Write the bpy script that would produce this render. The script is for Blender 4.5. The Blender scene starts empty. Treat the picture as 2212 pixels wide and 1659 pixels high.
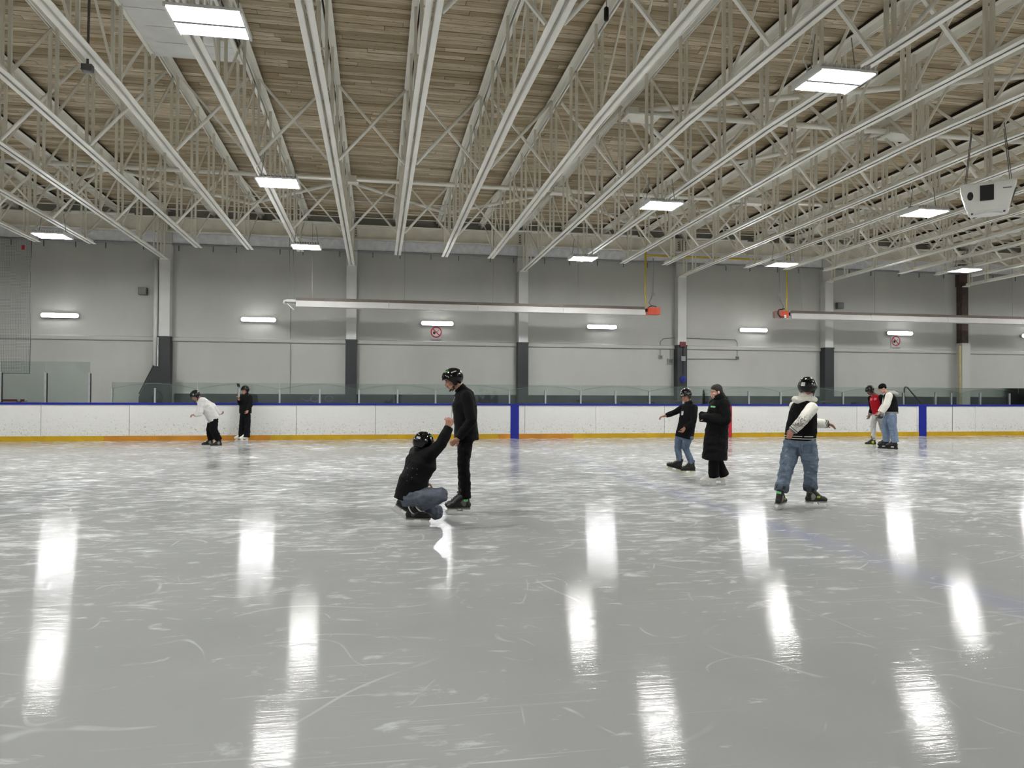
import bpy, bmesh, math, random
from mathutils import Vector, Matrix, noise
import numpy as np

random.seed(7)
SC = bpy.context.scene
COL = SC.collection

# ------------------------------------------------------------------ camera
cam_d = bpy.data.cameras.new('camera')
cam_d.sensor_width = 36.0
cam_d.lens = 1617.75 / 2212 * 36.0
cam_d.clip_end = 300
cam = bpy.data.objects.new('camera', cam_d)
COL.objects.link(cam)
CAM_R = Vector((0.98400724, -0.17806210, 0.00486255))
CAM_U = Vector((-0.00687337, -0.01067765, 0.99991937))
CAM_F = Vector((0.17799582, 0.98396132, 0.01173077))
m = Matrix((CAM_R, CAM_U, -CAM_F)).transposed().to_4x4()
m.translation = Vector((0, 0, 1.511))
cam.matrix_world = m
SC.camera = cam

# ------------------------------------------------------------------ world and exposure
world = bpy.data.worlds.new('world')
SC.world = world
world.use_nodes = True
world.node_tree.nodes['Background'].inputs[0].default_value = (0.5, 0.52, 0.55, 1)
world.node_tree.nodes['Background'].inputs[1].default_value = 0.02
SC.view_settings.view_transform = 'Standard'
SC.view_settings.look = 'None'
SC.view_settings.gamma = 1.0
SC.view_settings.use_curve_mapping = False
SC.view_settings.exposure = 1.36
SC.cycles.use_adaptive_sampling = True
SC.cycles.adaptive_threshold = 0.2
SC.cycles.max_bounces = 5
SC.cycles.diffuse_bounces = 4
SC.cycles.glossy_bounces = 2
SC.cycles.transmission_bounces = 3
SC.cycles.transparent_max_bounces = 16
SC.cycles.caustics_reflective = False
SC.cycles.caustics_refractive = False
CEILING_LAMP = 64.0     # radiance of the lenses of the high-bay lamps
WALL_LAMP = 29.0        # radiance of the strip lights on the far wall

# ------------------------------------------------------------------ measures of the hall
XC = 12.13               # centre line of the rink
YB = 24.35               # far dasher boards
YW = 27.0                # far wall
YM = 12.2                # ridge / mid span
SLOPE = 0.0167
BAY = 6.1131
PX0 = -6.995             # first pillar
TS = BAY / 4             # truss spacing
X_L, X_R, Y_N = -24.0, 48.0, -2.6
def z_bot(y): return 6.178 - SLOPE * abs(y - YM)
def z_top(y): return 7.68 - SLOPE * abs(y - YM)      # lower edge of the upper chord
def z_deck(y): return 7.93 - SLOPE * abs(y - YM)
def truss_x(i): return PX0 + (i - 3) * TS

# ------------------------------------------------------------------ node helpers
def lin(c):
    return tuple(((v / 12.92) if v <= 0.04045 else ((v + 0.055) / 1.055) ** 2.4) for v in c)
def srgb(r, g, b): return lin((r / 255, g / 255, b / 255)) + (1.0,)

def new_mat(name):
    mt = bpy.data.materials.new(name); mt.use_nodes = True
    nt = mt.node_tree; nt.nodes.clear()
    out = nt.nodes.new('ShaderNodeOutputMaterial')
    bs = nt.nodes.new('ShaderNodeBsdfPrincipled')
    nt.links.new(bs.outputs[0], out.inputs[0])
    return mt, nt, bs, out

class N:
    def __init__(s, nt): s.nt = nt
    def n(s, typ, **kw):
        nd = s.nt.nodes.new(typ)
        for k, v in kw.items(): setattr(nd, k, v)
        return nd
    def l(s, a, b): s.nt.links.new(a, b)
    def val(s, sock, v):
        if hasattr(v, 'is_linked') or isinstance(v, bpy.types.NodeSocket): s.l(v, sock)
        else: sock.default_value = v
    def math(s, op, a, b=None, c=None, clamp=False):
        nd = s.n('ShaderNodeMath', operation=op); nd.use_clamp = clamp
        s.val(nd.inputs[0], a)
        if b is not None: s.val(nd.inputs[1], b)
        if c is not None: s.val(nd.inputs[2], c)
        return nd.outputs[0]
    def coords(s): return s.n('ShaderNodeTexCoord').outputs['Object']
    def mapping(s, vec, scale=(1, 1, 1), rot=(0, 0, 0), loc=(0, 0, 0)):
        nd = s.n('ShaderNodeMapping'); s.l(vec, nd.inputs[0])
        nd.inputs['Scale'].default_value = scale; nd.inputs['Rotation'].default_value = rot; nd.inputs['Location'].default_value = loc
        return nd.outputs[0]
    def noise(s, vec, scale=5, detail=4, rough=0.5, dist=0):
        nd = s.n('ShaderNodeTexNoise'); s.l(vec, nd.inputs['Vector'])
        nd.inputs['Scale'].default_value = scale; nd.inputs['Detail'].default_value = detail
        nd.inputs['Roughness'].default_value = rough; nd.inputs['Distortion'].default_value = dist
        return nd.outputs['Fac']
    def ramp(s, fac, lo, hi, a=0.0, b=1.0):
        nd = s.n('ShaderNodeMapRange'); nd.clamp = True
        s.val(nd.inputs[0], fac)
        for i, v in enumerate((lo, hi, a, b)): nd.inputs[1 + i].default_value = v
        return nd.outputs[0]
    def mix(s, fac, a, b, mode='MIX'):
        nd = s.n('ShaderNodeMix', data_type='RGBA', blend_type=mode)
        s.val(nd.inputs[0], fac); s.val(nd.inputs[6], a); s.val(nd.inputs[7], b)
        return nd.outputs[2]
    def bump(s, h, strength=0.2, dist=0.01):
        nd = s.n('ShaderNodeBump'); s.l(h, nd.inputs['Height'])
        nd.inputs['Strength'].default_value = strength; nd.inputs['Distance'].default_value = dist
        return nd.outputs[0]

MATS = {}
def plain(name, col, rough=0.5, metal=0.0, var=0.06, vscale=6.0, bump=0.0, bscale=60.0, spec=0.5):
    """painted / fabric / metal surface with slight mottling, all procedural"""
    if name in MATS: return MATS[name]
    mt, nt, bs, out = new_mat(name); g = N(nt)
    co = g.coords()
    f = g.noise(co, vscale, 4)
    dark = tuple(c * (1 - var * 2.2) for c in col[:3]) + (1,)
    lite = tuple(min(1, c * (1 + var * 2.2)) for c in col[:3]) + (1,)
    g.l(g.mix(g.ramp(f, 0.25, 0.75), dark, lite), bs.inputs['Base Color'])
    bs.inputs['Roughness'].default_value = rough; bs.inputs['Metallic'].default_value = metal
    bs.inputs['Specular IOR Level'].default_value = spec
    if bump: g.l(g.bump(g.noise(co, bscale, 3), bump, 0.01), bs.inputs['Normal'])
    MATS[name] = mt
    return mt

def emitter(name, col, strength):
    if name in MATS: return MATS[name]
    mt, nt, bs, out = new_mat(name)
    bs.inputs['Base Color'].default_value = (0.8, 0.8, 0.8, 1)
    bs.inputs['Emission Color'].default_value = col
    bs.inputs['Emission Strength'].default_value = strength
    MATS[name] = mt
    return mt

# ------------------------------------------------------------------ mesh helpers
def add_box(bm, c, s, rot=None):
    """box of full size s about c, rot a 3x3 matrix"""
    vs = []
    for dx in (-.5, .5):
        for dy in (-.5, .5):
            for dz in (-.5, .5):
                v = Vector((dx * s[0], dy * s[1], dz * s[2]))
                if rot is not None: v = rot @ v
                vs.append(bm.verts.new(v + Vector(c)))
    for q in ((0, 1, 3, 2), (4, 6, 7, 5), (0, 4, 5, 1), (2, 3, 7, 6), (0, 2, 6, 4), (1, 5, 7, 3)):
        bm.faces.new([vs[i] for i in q])
    return vs

def box2(bm, a, b):
    a, b = Vector(a), Vector(b)
    return add_box(bm, (a + b) / 2, (abs(b.x - a.x), abs(b.y - a.y), abs(b.z - a.z)))

def frame(d, up=Vector((0, 0, 1))):
    d = d.normalized()
    if abs(d.dot(up)) > 0.98: up = Vector((1, 0, 0))
    s = d.cross(up).normalized(); u = s.cross(d).normalized()
    return s, u

def add_bar(bm, a, b, w, h, up=Vector((0, 0, 1))):
    a, b = Vector(a), Vector(b); d = b - a
    s, u = frame(d, up)
    add_box(bm, (a + b) / 2, (w, d.length, h), Matrix((s, d.normalized(), u)).transposed())

def add_tube(bm, pts, rad, n=8, cap=True):
    pts = [Vector(p) for p in pts]
    rads = rad if isinstance(rad, (list, tuple)) else [rad] * len(pts)
    rings = []; s = None
    for i, p in enumerate(pts):
        d = (pts[min(i + 1, len(pts) - 1)] - pts[max(i - 1, 0)])
        if d.length < 1e-9: d = Vector((0, 0, 1))
        d.normalize()
        if s is None: s, u = frame(d)
        else:
            s = (s - d * s.dot(d))
            s = s.normalized() if s.length > 1e-6 else frame(d)[0]
            u = s.cross(d).normalized()
        rings.append([bm.verts.new(p + (s * math.cos(2 * math.pi * k / n) + u * math.sin(2 * math.pi * k / n)) * rads[i]) for k in range(n)])
    for i in range(len(rings) - 1):
        for k in range(n):
            bm.faces.new((rings[i][k], rings[i][(k + 1) % n], rings[i + 1][(k + 1) % n], rings[i + 1][k]))
    if cap:
        bm.faces.new(rings[0][::-1]); bm.faces.new(rings[-1])

def add_ball(bm, c, r, rot=None, nu=14, nv=9):
    """ellipsoid; r scalar or 3 radii along the columns of rot"""
    r3 = (r, r, r) if not isinstance(r, (list, tuple)) else r
    c = Vector(c); rows = []
    top = bm.verts.new(c + ((rot @ Vector((0, 0, r3[2]))) if rot else Vector((0, 0, r3[2]))))
    bot = bm.verts.new(c - ((rot @ Vector((0, 0, r3[2]))) if rot else Vector((0, 0, r3[2]))))
    for j in range(1, nv):
        t = math.pi * j / nv; row = []
        for i in range(nu):
            a = 2 * math.pi * i / nu
            v = Vector((r3[0] * math.sin(t) * math.cos(a), r3[1] * math.sin(t) * math.sin(a), r3[2] * math.cos(t)))
            if rot: v = rot @ v
            row.append(bm.verts.new(c + v))
        rows.append(row)
    for i in range(nu):
        k = (i + 1) % nu
        bm.faces.new((top, rows[0][i], rows[0][k])); bm.faces.new((bot, rows[-1][k], rows[-1][i]))
        for j in range(len(rows) - 1):
            bm.faces.new((rows[j][i], rows[j + 1][i], rows[j + 1][k], rows[j][k]))

def add_prism(bm, prof, w, mat4=None):
    """profile [(x, z)] extruded along y by w (centred)"""
    A = [Vector((x, -w / 2, z)) for x, z in prof]; B = [Vector((x, w / 2, z)) for x, z in prof]
    if mat4 is not None: A = [mat4 @ v for v in A]; B = [mat4 @ v for v in B]
    a = [bm.verts.new(v) for v in A]; b = [bm.verts.new(v) for v in B]
    n = len(a)
    bm.faces.new(a); bm.faces.new(b[::-1])
    for i in range(n):
        bm.faces.new((a[i], b[i], b[(i + 1) % n], a[(i + 1) % n]))

def obj(name, bm, mt, parent=None, smooth=False, loc=None):
    bmesh.ops.recalc_face_normals(bm, faces=bm.faces)
    me = bpy.data.meshes.new(name); bm.to_mesh(me); bm.free()
    if mt: me.materials.append(mt)
    if smooth:
        for p in me.polygons: p.use_smooth = True
    o = bpy.data.objects.new(name, me); COL.objects.link(o)
    if parent: o.parent = parent
    if loc: o.location = loc
    return o

def empty(name, loc=(0, 0, 0), rz=0.0):
    o = bpy.data.objects.new(name, None); COL.objects.link(o)
    o.location = loc; o.rotation_euler = (0, 0, rz); o.empty_display_size = 0.1
    return o

def tag(o, label, cat, group=None):
    o['label'] = label; o['category'] = cat
    if group: o['group'] = group
    return o

def structure(o, label=None):
    o['kind'] = 'structure'
    if label: o['label'] = label
    return o

def copy_tree(o, parent=None):
    c = o.copy(); COL.objects.link(c); c.parent = parent
    for ch in o.children: copy_tree(ch, c)
    return c

def BM(): return bmesh.new()
ORD = ['first', 'second', 'third', 'fourth', 'fifth', 'sixth', 'seventh', 'eighth', 'ninth', 'tenth', 'eleventh', 'twelfth', 'thirteenth',
       'fourteenth', 'fifteenth', 'sixteenth', 'seventeenth', 'eighteenth', 'nineteenth', 'twentieth', 'twenty-first', 'twenty-second',
       'twenty-third', 'twenty-fourth', 'twenty-fifth', 'twenty-sixth', 'twenty-seventh', 'twenty-eighth']

# ------------------------------------------------------------------ materials of the hall
def ice_material():
    mt, nt, bs, out = new_mat('ice'); g = N(nt); co = g.coords()
    sep = g.n('ShaderNodeSeparateXYZ'); g.l(co, sep.inputs[0]); X, Y = sep.outputs[0], sep.outputs[1]
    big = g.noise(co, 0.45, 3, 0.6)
    # snow scraped up by blades; extra white on the far half imitates grazing reflection
    wear_and_sheen = g.math('ADD', g.math('ADD', g.ramp(Y, 4.5, 11.5, -0.03, 0.13), g.ramp(Y, 16.5, 22.0, 0.0, -0.03)), g.ramp(big, 0.3, 0.7, -0.07, 0.07))
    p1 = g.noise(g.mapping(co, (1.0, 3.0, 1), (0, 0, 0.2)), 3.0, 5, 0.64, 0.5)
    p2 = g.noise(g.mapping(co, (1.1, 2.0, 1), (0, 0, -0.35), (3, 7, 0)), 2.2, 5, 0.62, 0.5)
    snow = g.ramp(g.math('ADD', g.math('MAXIMUM', p1, p2), wear_and_sheen), 0.60, 0.82)
    # long curved blade cuts: thin contour lines of slow noise
    cut = None
    for k, (sc_, th, rz, sx, lo) in enumerate(((0.30, 0.0022, 0.4, 1.0, 0.47), (0.55, 0.003, 1.3, 1.5, 0.5), (0.9, 0.004, 2.4, 0.7, 0.53))):
        vec = g.mapping(co, (sx, 1, 1), (0, 0, rz), (k * 3.1, k * 1.7, 0))
        f = g.noise(vec, sc_, 1, 0.4)
        saw = g.math('FRACT', g.math('MULTIPLY', f, 9.0))
        line = g.ramp(g.math('ABSOLUTE', g.math('SUBTRACT', saw, 0.5)), th * 4, th * 9, 1, 0)
        line = g.math('MULTIPLY', line, g.ramp(g.noise(vec, 0.7 + 0.6 * k, 3, 0.6), lo + 0.04, lo + 0.2))
        cut = line if cut is None else g.math('MAXIMUM', cut, line)
    # short fine scratches
    for rz, sc_ in ((0.15, 2.6), (1.0, 2.2), (-0.7, 2.5)):
        v = g.mapping(co, (0.35, 16.0, 1), (0, 0, rz))
        s1 = g.ramp(g.noise(v, sc_, 1), 0.70, 0.76)
        cut = g.math('MAXIMUM', cut, g.math('MULTIPLY', s1, g.ramp(big, 0.42, 0.6, 0.0, 0.7)))
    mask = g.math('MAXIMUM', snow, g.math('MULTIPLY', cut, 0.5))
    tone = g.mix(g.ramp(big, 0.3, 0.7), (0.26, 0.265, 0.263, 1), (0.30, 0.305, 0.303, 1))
    # lines painted under the ice, blurred by it
    wob = g.math('MULTIPLY_ADD', g.noise(co, 1.0, 3), 0.16, -0.08)
    Xw = g.math('ADD', X, wob)
    fade = g.ramp(g.noise(co, 0.6, 3), 0.3, 0.65, 0.35, 1.0)
    for x0, x1, soft, colr, amt in ((4.34, 4.66, 0.14, (0.22, 0.23, 0.34, 1), 0.6), (19.55, 19.86, 0.12, (0.22, 0.23, 0.34, 1), 0.5),
                                    (11.98, 12.28, 0.12, (0.40, 0.28, 0.29, 1), 0.25), (-4.75, -4.55, 0.12, (0.24, 0.25, 0.28, 1), 0.45)):
        d = g.math('ABSOLUTE', g.math('SUBTRACT', Xw, (x0 + x1) / 2))
        st = g.ramp(d, (x1 - x0) / 2 - soft, (x1 - x0) / 2 + soft, amt, 0)
        tone = g.mix(g.math('MULTIPLY', st, fade), tone, colr)
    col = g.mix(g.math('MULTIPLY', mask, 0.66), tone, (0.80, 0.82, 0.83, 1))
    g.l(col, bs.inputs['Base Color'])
    rg = g.math('ADD', g.math('MULTIPLY', mask, 0.22), g.ramp(p1, 0.3, 0.7, 0.05, 0.085))
    g.l(rg, bs.inputs['Roughness'])
    bs.inputs['IOR'].default_value = 1.29; bs.inputs['Specular IOR Level'].default_value = 0.06
    h1 = g.noise(g.mapping(co, (0.5, 10.0, 1), (0, 0, 0.06)), 2.4, 4, 0.65)
    g.l(g.bump(h1, 0.10, 0.012), bs.inputs['Normal'])
    return mt

def wood_material():
    mt, nt, bs, out = new_mat('deck_wood'); g = N(nt)
    geo = g.n('ShaderNodeNewGeometry'); co = geo.outputs['Position']
    oi = g.n('ShaderNodeObjectInfo')
    rnd = g.math('FRACT', g.math('ADD', geo.outputs['Random Per Island'], g.math('MULTIPLY', oi.outputs['Random'], 0.97)))
    shift = g.n('ShaderNodeCombineXYZ'); g.l(g.math('MULTIPLY', rnd, 40.0), shift.inputs[0]); g.l(g.math('MULTIPLY', rnd, 17.0), shift.inputs[2])
    va = g.n('ShaderNodeVectorMath', operation='ADD'); g.l(co, va.inputs[0]); g.l(shift.outputs[0], va.inputs[1])
    grain = g.noise(g.mapping(va.outputs[0], (0.8, 16, 4)), 3.0, 5, 0.6)
    base = g.mix(rnd, srgb(158, 142, 110), srgb(232, 218, 190))
    base = g.mix(g.ramp(grain, 0.38, 0.72, 0.0, 0.9), base, srgb(128, 108, 76), 'MIX')
    vo = g.n('ShaderNodeTexVoronoi'); g.l(g.mapping(va.outputs[0], (1.0, 2.2, 1)), vo.inputs['Vector']); vo.inputs['Scale'].default_value = 2.6
    knot = g.ramp(vo.outputs['Distance'], 0.045, 0.09, 1, 0)
    base = g.mix(g.math('MULTIPLY', knot, 0.85), base, srgb(60, 42, 24))
    vo2 = g.n('ShaderNodeTexVoronoi'); g.l(g.mapping(va.outputs[0], (1.0, 2.6, 1), (0, 0, 0), (5, 3, 0)), vo2.inputs['Vector']); vo2.inputs['Scale'].default_value = 4.6
    base = g.mix(g.ramp(vo2.outputs['Distance'], 0.07, 0.14, 0.7, 0), base, srgb(84, 64, 40))
    stain = g.ramp(g.noise(co, 0.35, 4, 0.6), 0.5, 0.7)
    base = g.mix(g.math('MULTIPLY', stain, 0.35), base, srgb(164, 138, 94))
    g.l(base, bs.inputs['Base Color']); bs.inputs['Roughness'].default_value = 0.6
    g.l(g.bump(grain, 0.15, 0.004), bs.inputs['Normal'])
    return mt

def block_wall_material(name, col, course=True):
    mt, nt, bs, out = new_mat(name); g = N(nt)
    geo = g.n('ShaderNodeNewGeometry'); P = geo.outputs['Position']
    sep = g.n('ShaderNodeSeparateXYZ'); g.l(P, sep.inputs[0])
    uv = g.n('ShaderNodeCombineXYZ'); g.l(g.math('ADD', sep.outputs[0], sep.outputs[1]), uv.inputs[0]); g.l(sep.outputs[2], uv.inputs[1])
    br = g.n('ShaderNodeTexBrick'); g.l(uv.outputs[0], br.inputs['Vector'])
    br.inputs['Scale'].default_value = 1.0; br.inputs['Brick Width'].default_value = 0.4; br.inputs['Row Height'].default_value = 0.2
    br.inputs['Mortar Size'].default_value = 0.006; br.inputs['Mortar Smooth'].default_value = 0.6
    c1 = col; c2 = tuple(c * 0.985 for c in col[:3]) + (1,)
    br.inputs['Color1'].default_value = c1; br.inputs['Color2'].default_value = c2; br.inputs['Mortar'].default_value = tuple(c * 0.965 for c in col[:3]) + (1,)
    big = g.noise(g.mapping(P, (0.7, 0.7, 0.25)), 1.0, 5, 0.6)
    colr = g.mix(g.ramp(big, 0.3, 0.75, 0.0, 1.0), br.outputs['Color'], tuple(c * 0.88 for c in col[:3]) + (1,))
    g.l(colr, bs.inputs['Base Color']); bs.inputs['Roughness'].default_value = 0.55
    g.l(g.bump(g.math('MULTIPLY', br.outputs['Fac'], -1.0), 0.10, 0.004), bs.inputs['Normal'])
    return mt

def board_material():
    mt, nt, bs, out = new_mat('board_white'); g = N(nt)
    geo = g.n('ShaderNodeNewGeometry'); P = geo.outputs['Position']
    sep = g.n('ShaderNodeSeparateXYZ'); g.l(P, sep.inputs[0]); Z = sep.outputs[2]
    n1 = g.noise(g.mapping(P, (1, 1, 1.0), (0, 0.6, 0)), 14, 5, 0.7)
    n2 = g.noise(g.mapping(P, (2.2, 1, 1), (0, -0.4, 0)), 22, 4, 0.65)
    low = g.ramp(Z, 0.30, 1.0, 0.06, -0.025)
    spots = g.math('MAXIMUM', g.ramp(g.math('ADD', n1, low), 0.645, 0.69), g.ramp(g.math('ADD', n2, low), 0.66, 0.70))
    smear = g.math('MULTIPLY', g.ramp(g.noise(g.mapping(P, (1, 1, 3)), 3, 6, 0.65), 0.45, 0.75), g.ramp(Z, 0.2, 1.0, 0.35, 0.08))
    col = g.mix(g.math('MULTIPLY', spots, 0.75), (0.66, 0.665, 0.64, 1), (0.22, 0.23, 0.21, 1))
    col = g.mix(smear, col, (0.48, 0.48, 0.42, 1))
    g.l(col, bs.inputs['Base Color']); bs.inputs['Roughness'].default_value = 0.35
    return mt

def glass_material(name, tint, haze):
    mt, nt, bs, out = new_mat(name); nt.nodes.remove(bs); g = N(nt)
    tr = g.n('ShaderNodeBsdfTransparent'); tr.inputs[0].default_value = tint
    gl = g.n('ShaderNodeBsdfGlossy'); gl.inputs['Color'].default_value = (0.9, 1, 0.98, 1); gl.inputs['Roughness'].default_value = 0.03
    df = g.n('ShaderNodeBsdfDiffuse'); df.inputs[0].default_value = (0.45, 0.52, 0.50, 1)
    fr = g.n('ShaderNodeFresnel'); fr.inputs[0].default_value = 1.45
    m1 = g.n('ShaderNodeMixShader'); g.l(fr.outputs[0], m1.inputs[0]); g.l(tr.outputs[0], m1.inputs[1]); g.l(gl.outputs[0], m1.inputs[2])
    m2 = g.n('ShaderNodeMixShader'); g.l(g.ramp(g.noise(g.coords(), 2.0, 4), 0.3, 0.8, 0.0, haze), m2.inputs[0]); g.l(m1.outputs[0], m2.inputs[1]); g.l(df.outputs[0], m2.inputs[2])
    g.l(m2.outputs[0], out.inputs[0])
    return mt

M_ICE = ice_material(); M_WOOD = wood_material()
M_WALL = block_wall_material('painted_block', srgb(184, 186, 181))
M_BOARD = board_material(); M_GLASS = glass_material('shield_glass', (0.88, 0.915, 0.905, 1), 0.03); M_GLASS2 = glass_material('clear_glass', (0.985, 0.99, 0.99, 1), 0.01)
M_STEEL = plain('cream_steel', srgb(247, 245, 236), 0.38, 0, 0.04, 1.5)
M_STEEL2 = plain('cream_steel_web', srgb(228, 224, 210), 0.45, 0, 0.05, 2.5)
M_NAILER = plain('dark_nailer', srgb(52, 42, 32), 0.8)
M_PILLAR = plain('pillar_paint', srgb(204, 205, 203), 0.5, 0, 0.04, 2)
M_DARK = plain('charcoal_paint', srgb(40, 44, 47), 0.5, 0, 0.06, 3)
M_BLUE = plain('blue_plastic', srgb(8, 26, 132), 0.35, 0, 0.05, 3)
M_RED = plain('red_plastic', srgb(170, 30, 52), 0.35, 0, 0.05, 3)
M_YEL = plain('yellow_kick', srgb(184, 148, 16), 0.38, 0, 0.08, 2)
M_ORA = plain('orange_kick', srgb(184, 124, 28), 0.38, 0, 0.08, 2)
M_ALU = plain('aluminium', srgb(190, 192, 194), 0.3, 0.85, 0.05, 8)
M_WHITE = plain('white_enamel', srgb(228, 228, 224), 0.4, 0, 0.03, 3)
M_GREY = plain('grey_metal', srgb(140, 142, 144), 0.4, 0.3, 0.05, 5)
M_DGREY = plain('dark_grey_metal', srgb(92, 92, 92), 0.5, 0.2, 0.06, 5)
M_BLACK = plain('black_plastic', srgb(9, 9, 10), 0.35, 0, 0.05, 5)
M_GAS = plain('yellow_gas_pipe', srgb(196, 168, 40), 0.45, 0, 0.06, 4)
M_BURN = plain('burner_orange', srgb(206, 78, 46), 0.45, 0, 0.05, 4)

# ================================================================== room shell
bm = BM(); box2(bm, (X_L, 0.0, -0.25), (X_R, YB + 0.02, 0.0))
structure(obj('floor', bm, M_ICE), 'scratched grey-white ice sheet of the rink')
M_CONC = plain('walkway_concrete', srgb(120, 120, 118), 0.7, 0, 0.08, 2)
bm = BM(); box2(bm, (X_L, YB + 0.02, -0.25), (X_R, YW, 0.0))
structure(obj('floor_walkway', bm, M_CONC), 'concrete walkway behind the far boards')
bm = BM(); box2(bm, (X_L, Y_N, -0.25), (X_R, 0.0, 0.0))
structure(obj('floor_near_side', bm, M_CONC), 'concrete strip on the near side of the rink')
bm = BM(); box2(bm, (X_L, YW, -0.25), (X_R, YW + 0.3, 8.2))
wall = structure(obj('wall_back', bm, M_WALL), 'long grey painted block wall behind the far boards')
for nm, a, b, lb in (('wall_left', (X_L - 0.3, Y_N, -0.25), (X_L, YW, 8.2), 'grey end wall beyond the left of the rink'),
                     ('wall_right', (X_R, Y_N, -0.25), (X_R + 0.3, YW, 8.2), 'grey end wall beyond the right of the rink'),
                     ('wall_front', (X_L, Y_N - 0.3, -0.25), (X_R, Y_N, 8.2), 'grey wall on the near side of the rink')):
    bm = BM(); box2(bm, a, b); structure(obj(nm, bm, M_WALL), lb)

# ceiling: thin backing with the plank deck under it
ceil_bm = BM()
ys = [Y_N - 0.3, YM, YW + 0.3]
for y0, y1 in zip(ys[:-1], ys[1:]):
    v = [ceil_bm.verts.new((x, y, z_deck(y) + 0.05 + t)) for t in (0, 0.2) for y in (y0, y1) for x in (X_L, X_R)]
    for q in ((0, 2, 3, 1), (4, 5, 7, 6), (0, 1, 5, 4), (2, 6, 7, 3), (0, 4, 6, 2), (1, 3, 7, 5)): ceil_bm.faces.new([v[i] for i in q])
ceiling = structure(obj('ceiling', ceil_bm, M_NAILER), 'brown timber plank roof deck')
PW = 0.152
rows = []
y = Y_N
while y < YW:
    x = X_L - random.uniform(0, 2.5)
    while x < X_R:
        ln = random.choice((1.83, 2.44, 3.05, 3.05, 3.66, 4.27))
        rows.append((x, ln, y)); x += ln
    y += PW
def in_view(x, y, z):
    d = Vector((x, y, z - 1.511)); w = d.dot(CAM_F)
    if w < 0.1: return False
    return abs(d.dot(CAM_R) / w) < 0.68 and abs(d.dot(CAM_U) / w) < 0.51
seen = sorted([r for r in rows if in_view(r[0] + r[1] / 2, r[2] + PW / 2, z_deck(r[2]))], key=lambda r: r[2])
near_planks = set(seen[:290])
plank_mesh = {}
def plank_box(bm, ln):
    box2(bm, (0.004, 0.006, 0.0), (ln - 0.004, PW - 0.006, 0.045))
for ln in (1.83, 2.44, 3.05, 3.66, 4.27):
    bm = BM(); plank_box(bm, ln)
    bmesh.ops.recalc_face_normals(bm, faces=bm.faces)
    me = bpy.data.meshes.new('plank'); bm.to_mesh(me); bm.free(); me.materials.append(M_WOOD); plank_mesh[ln] = me
bm = BM()
for r in rows:
    x, ln, y = r
    yc = y + PW / 2; sgn = -1 if yc > YM else 1
    dz = random.uniform(-0.007, 0.004)
    if r in near_planks:
        o = bpy.data.objects.new('plank', plank_mesh[ln]); COL.objects.link(o); o.parent = ceiling
        o.location = (x, y, z_deck(y) + dz); o.rotation_euler = (math.atan(sgn * SLOPE), 0, 0)
    else:
        v = [bm.verts.new((xx, yy, z_deck(yy) + dz + t)) for t in (0, 0.045) for yy in (y + 0.006, y + PW - 0.006) for xx in (x + 0.004, x + ln - 0.004)]
        for q in ((0, 2, 3, 1), (0, 1, 5, 4), (2, 6, 7, 3), (0, 4, 6, 2), (1, 3, 7, 5)): bm.faces.new([v[i] for i in q])
o = obj('plank_field', bm, M_WOOD, ceiling); o['kind'] = 'stuff'; o['label'] = 'rest of the brown planks of the roof deck'

# wall ledge, conduit and upper band
pil_x = [PX0 + i * BAY for i in range(-3, 9)]
bm = BM()
add_prism(bm, [(-0.07, 3.215), (0, 3.18), (0, 3.36), (-0.07, 3.325)], X_R - X_L, Matrix.Translation((0, 0, 0)))
for v in bm.verts: v.co = Vector(((X_L + X_R) / 2 + v.co.y, YW + v.co.x, v.co.z))
structure(obj('trim_ledge', bm, M_WALL, None), 'low grey ledge running along the back wall')
bm = BM(); box2(bm, (X_L, YW - 0.14, 6.50), (X_R, YW, 6.95))
structure(obj('trim_upper_band', bm, plain('upper_band_paint', srgb(226, 228, 233), 0.5)), 'pale grey band under the roof girder')
bm = BM(); add_tube(bm, [(X_L, YW - 0.17, 6.47), (X_R, YW - 0.17, 6.47)], 0.035)
o = tag(obj('conduit_pipe', bm, M_GREY), 'long grey pipe along the top of the back wall', 'pipe')
for k in range(40):
    bm = BM(); x = -14 + k * 1.05 + random.uniform(-.2, .2); box2(bm, (x - .012, YW - .17, 6.25), (x + .012, YW - .14, 6.44)); obj('pipe_clip', bm, M_DGREY, o)

# dark lower band of the wall (from the second bay on)
bm = BM(); box2(bm, (-6.72, YW - 0.05, 0), (X_R, YW, 1.43))
structure(obj('baseboard_back', bm, plain('base_band_paint', srgb(42, 47, 52), 0.5, 0, 0.08, 3)), 'charcoal painted band along the foot of the back wall')

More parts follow.
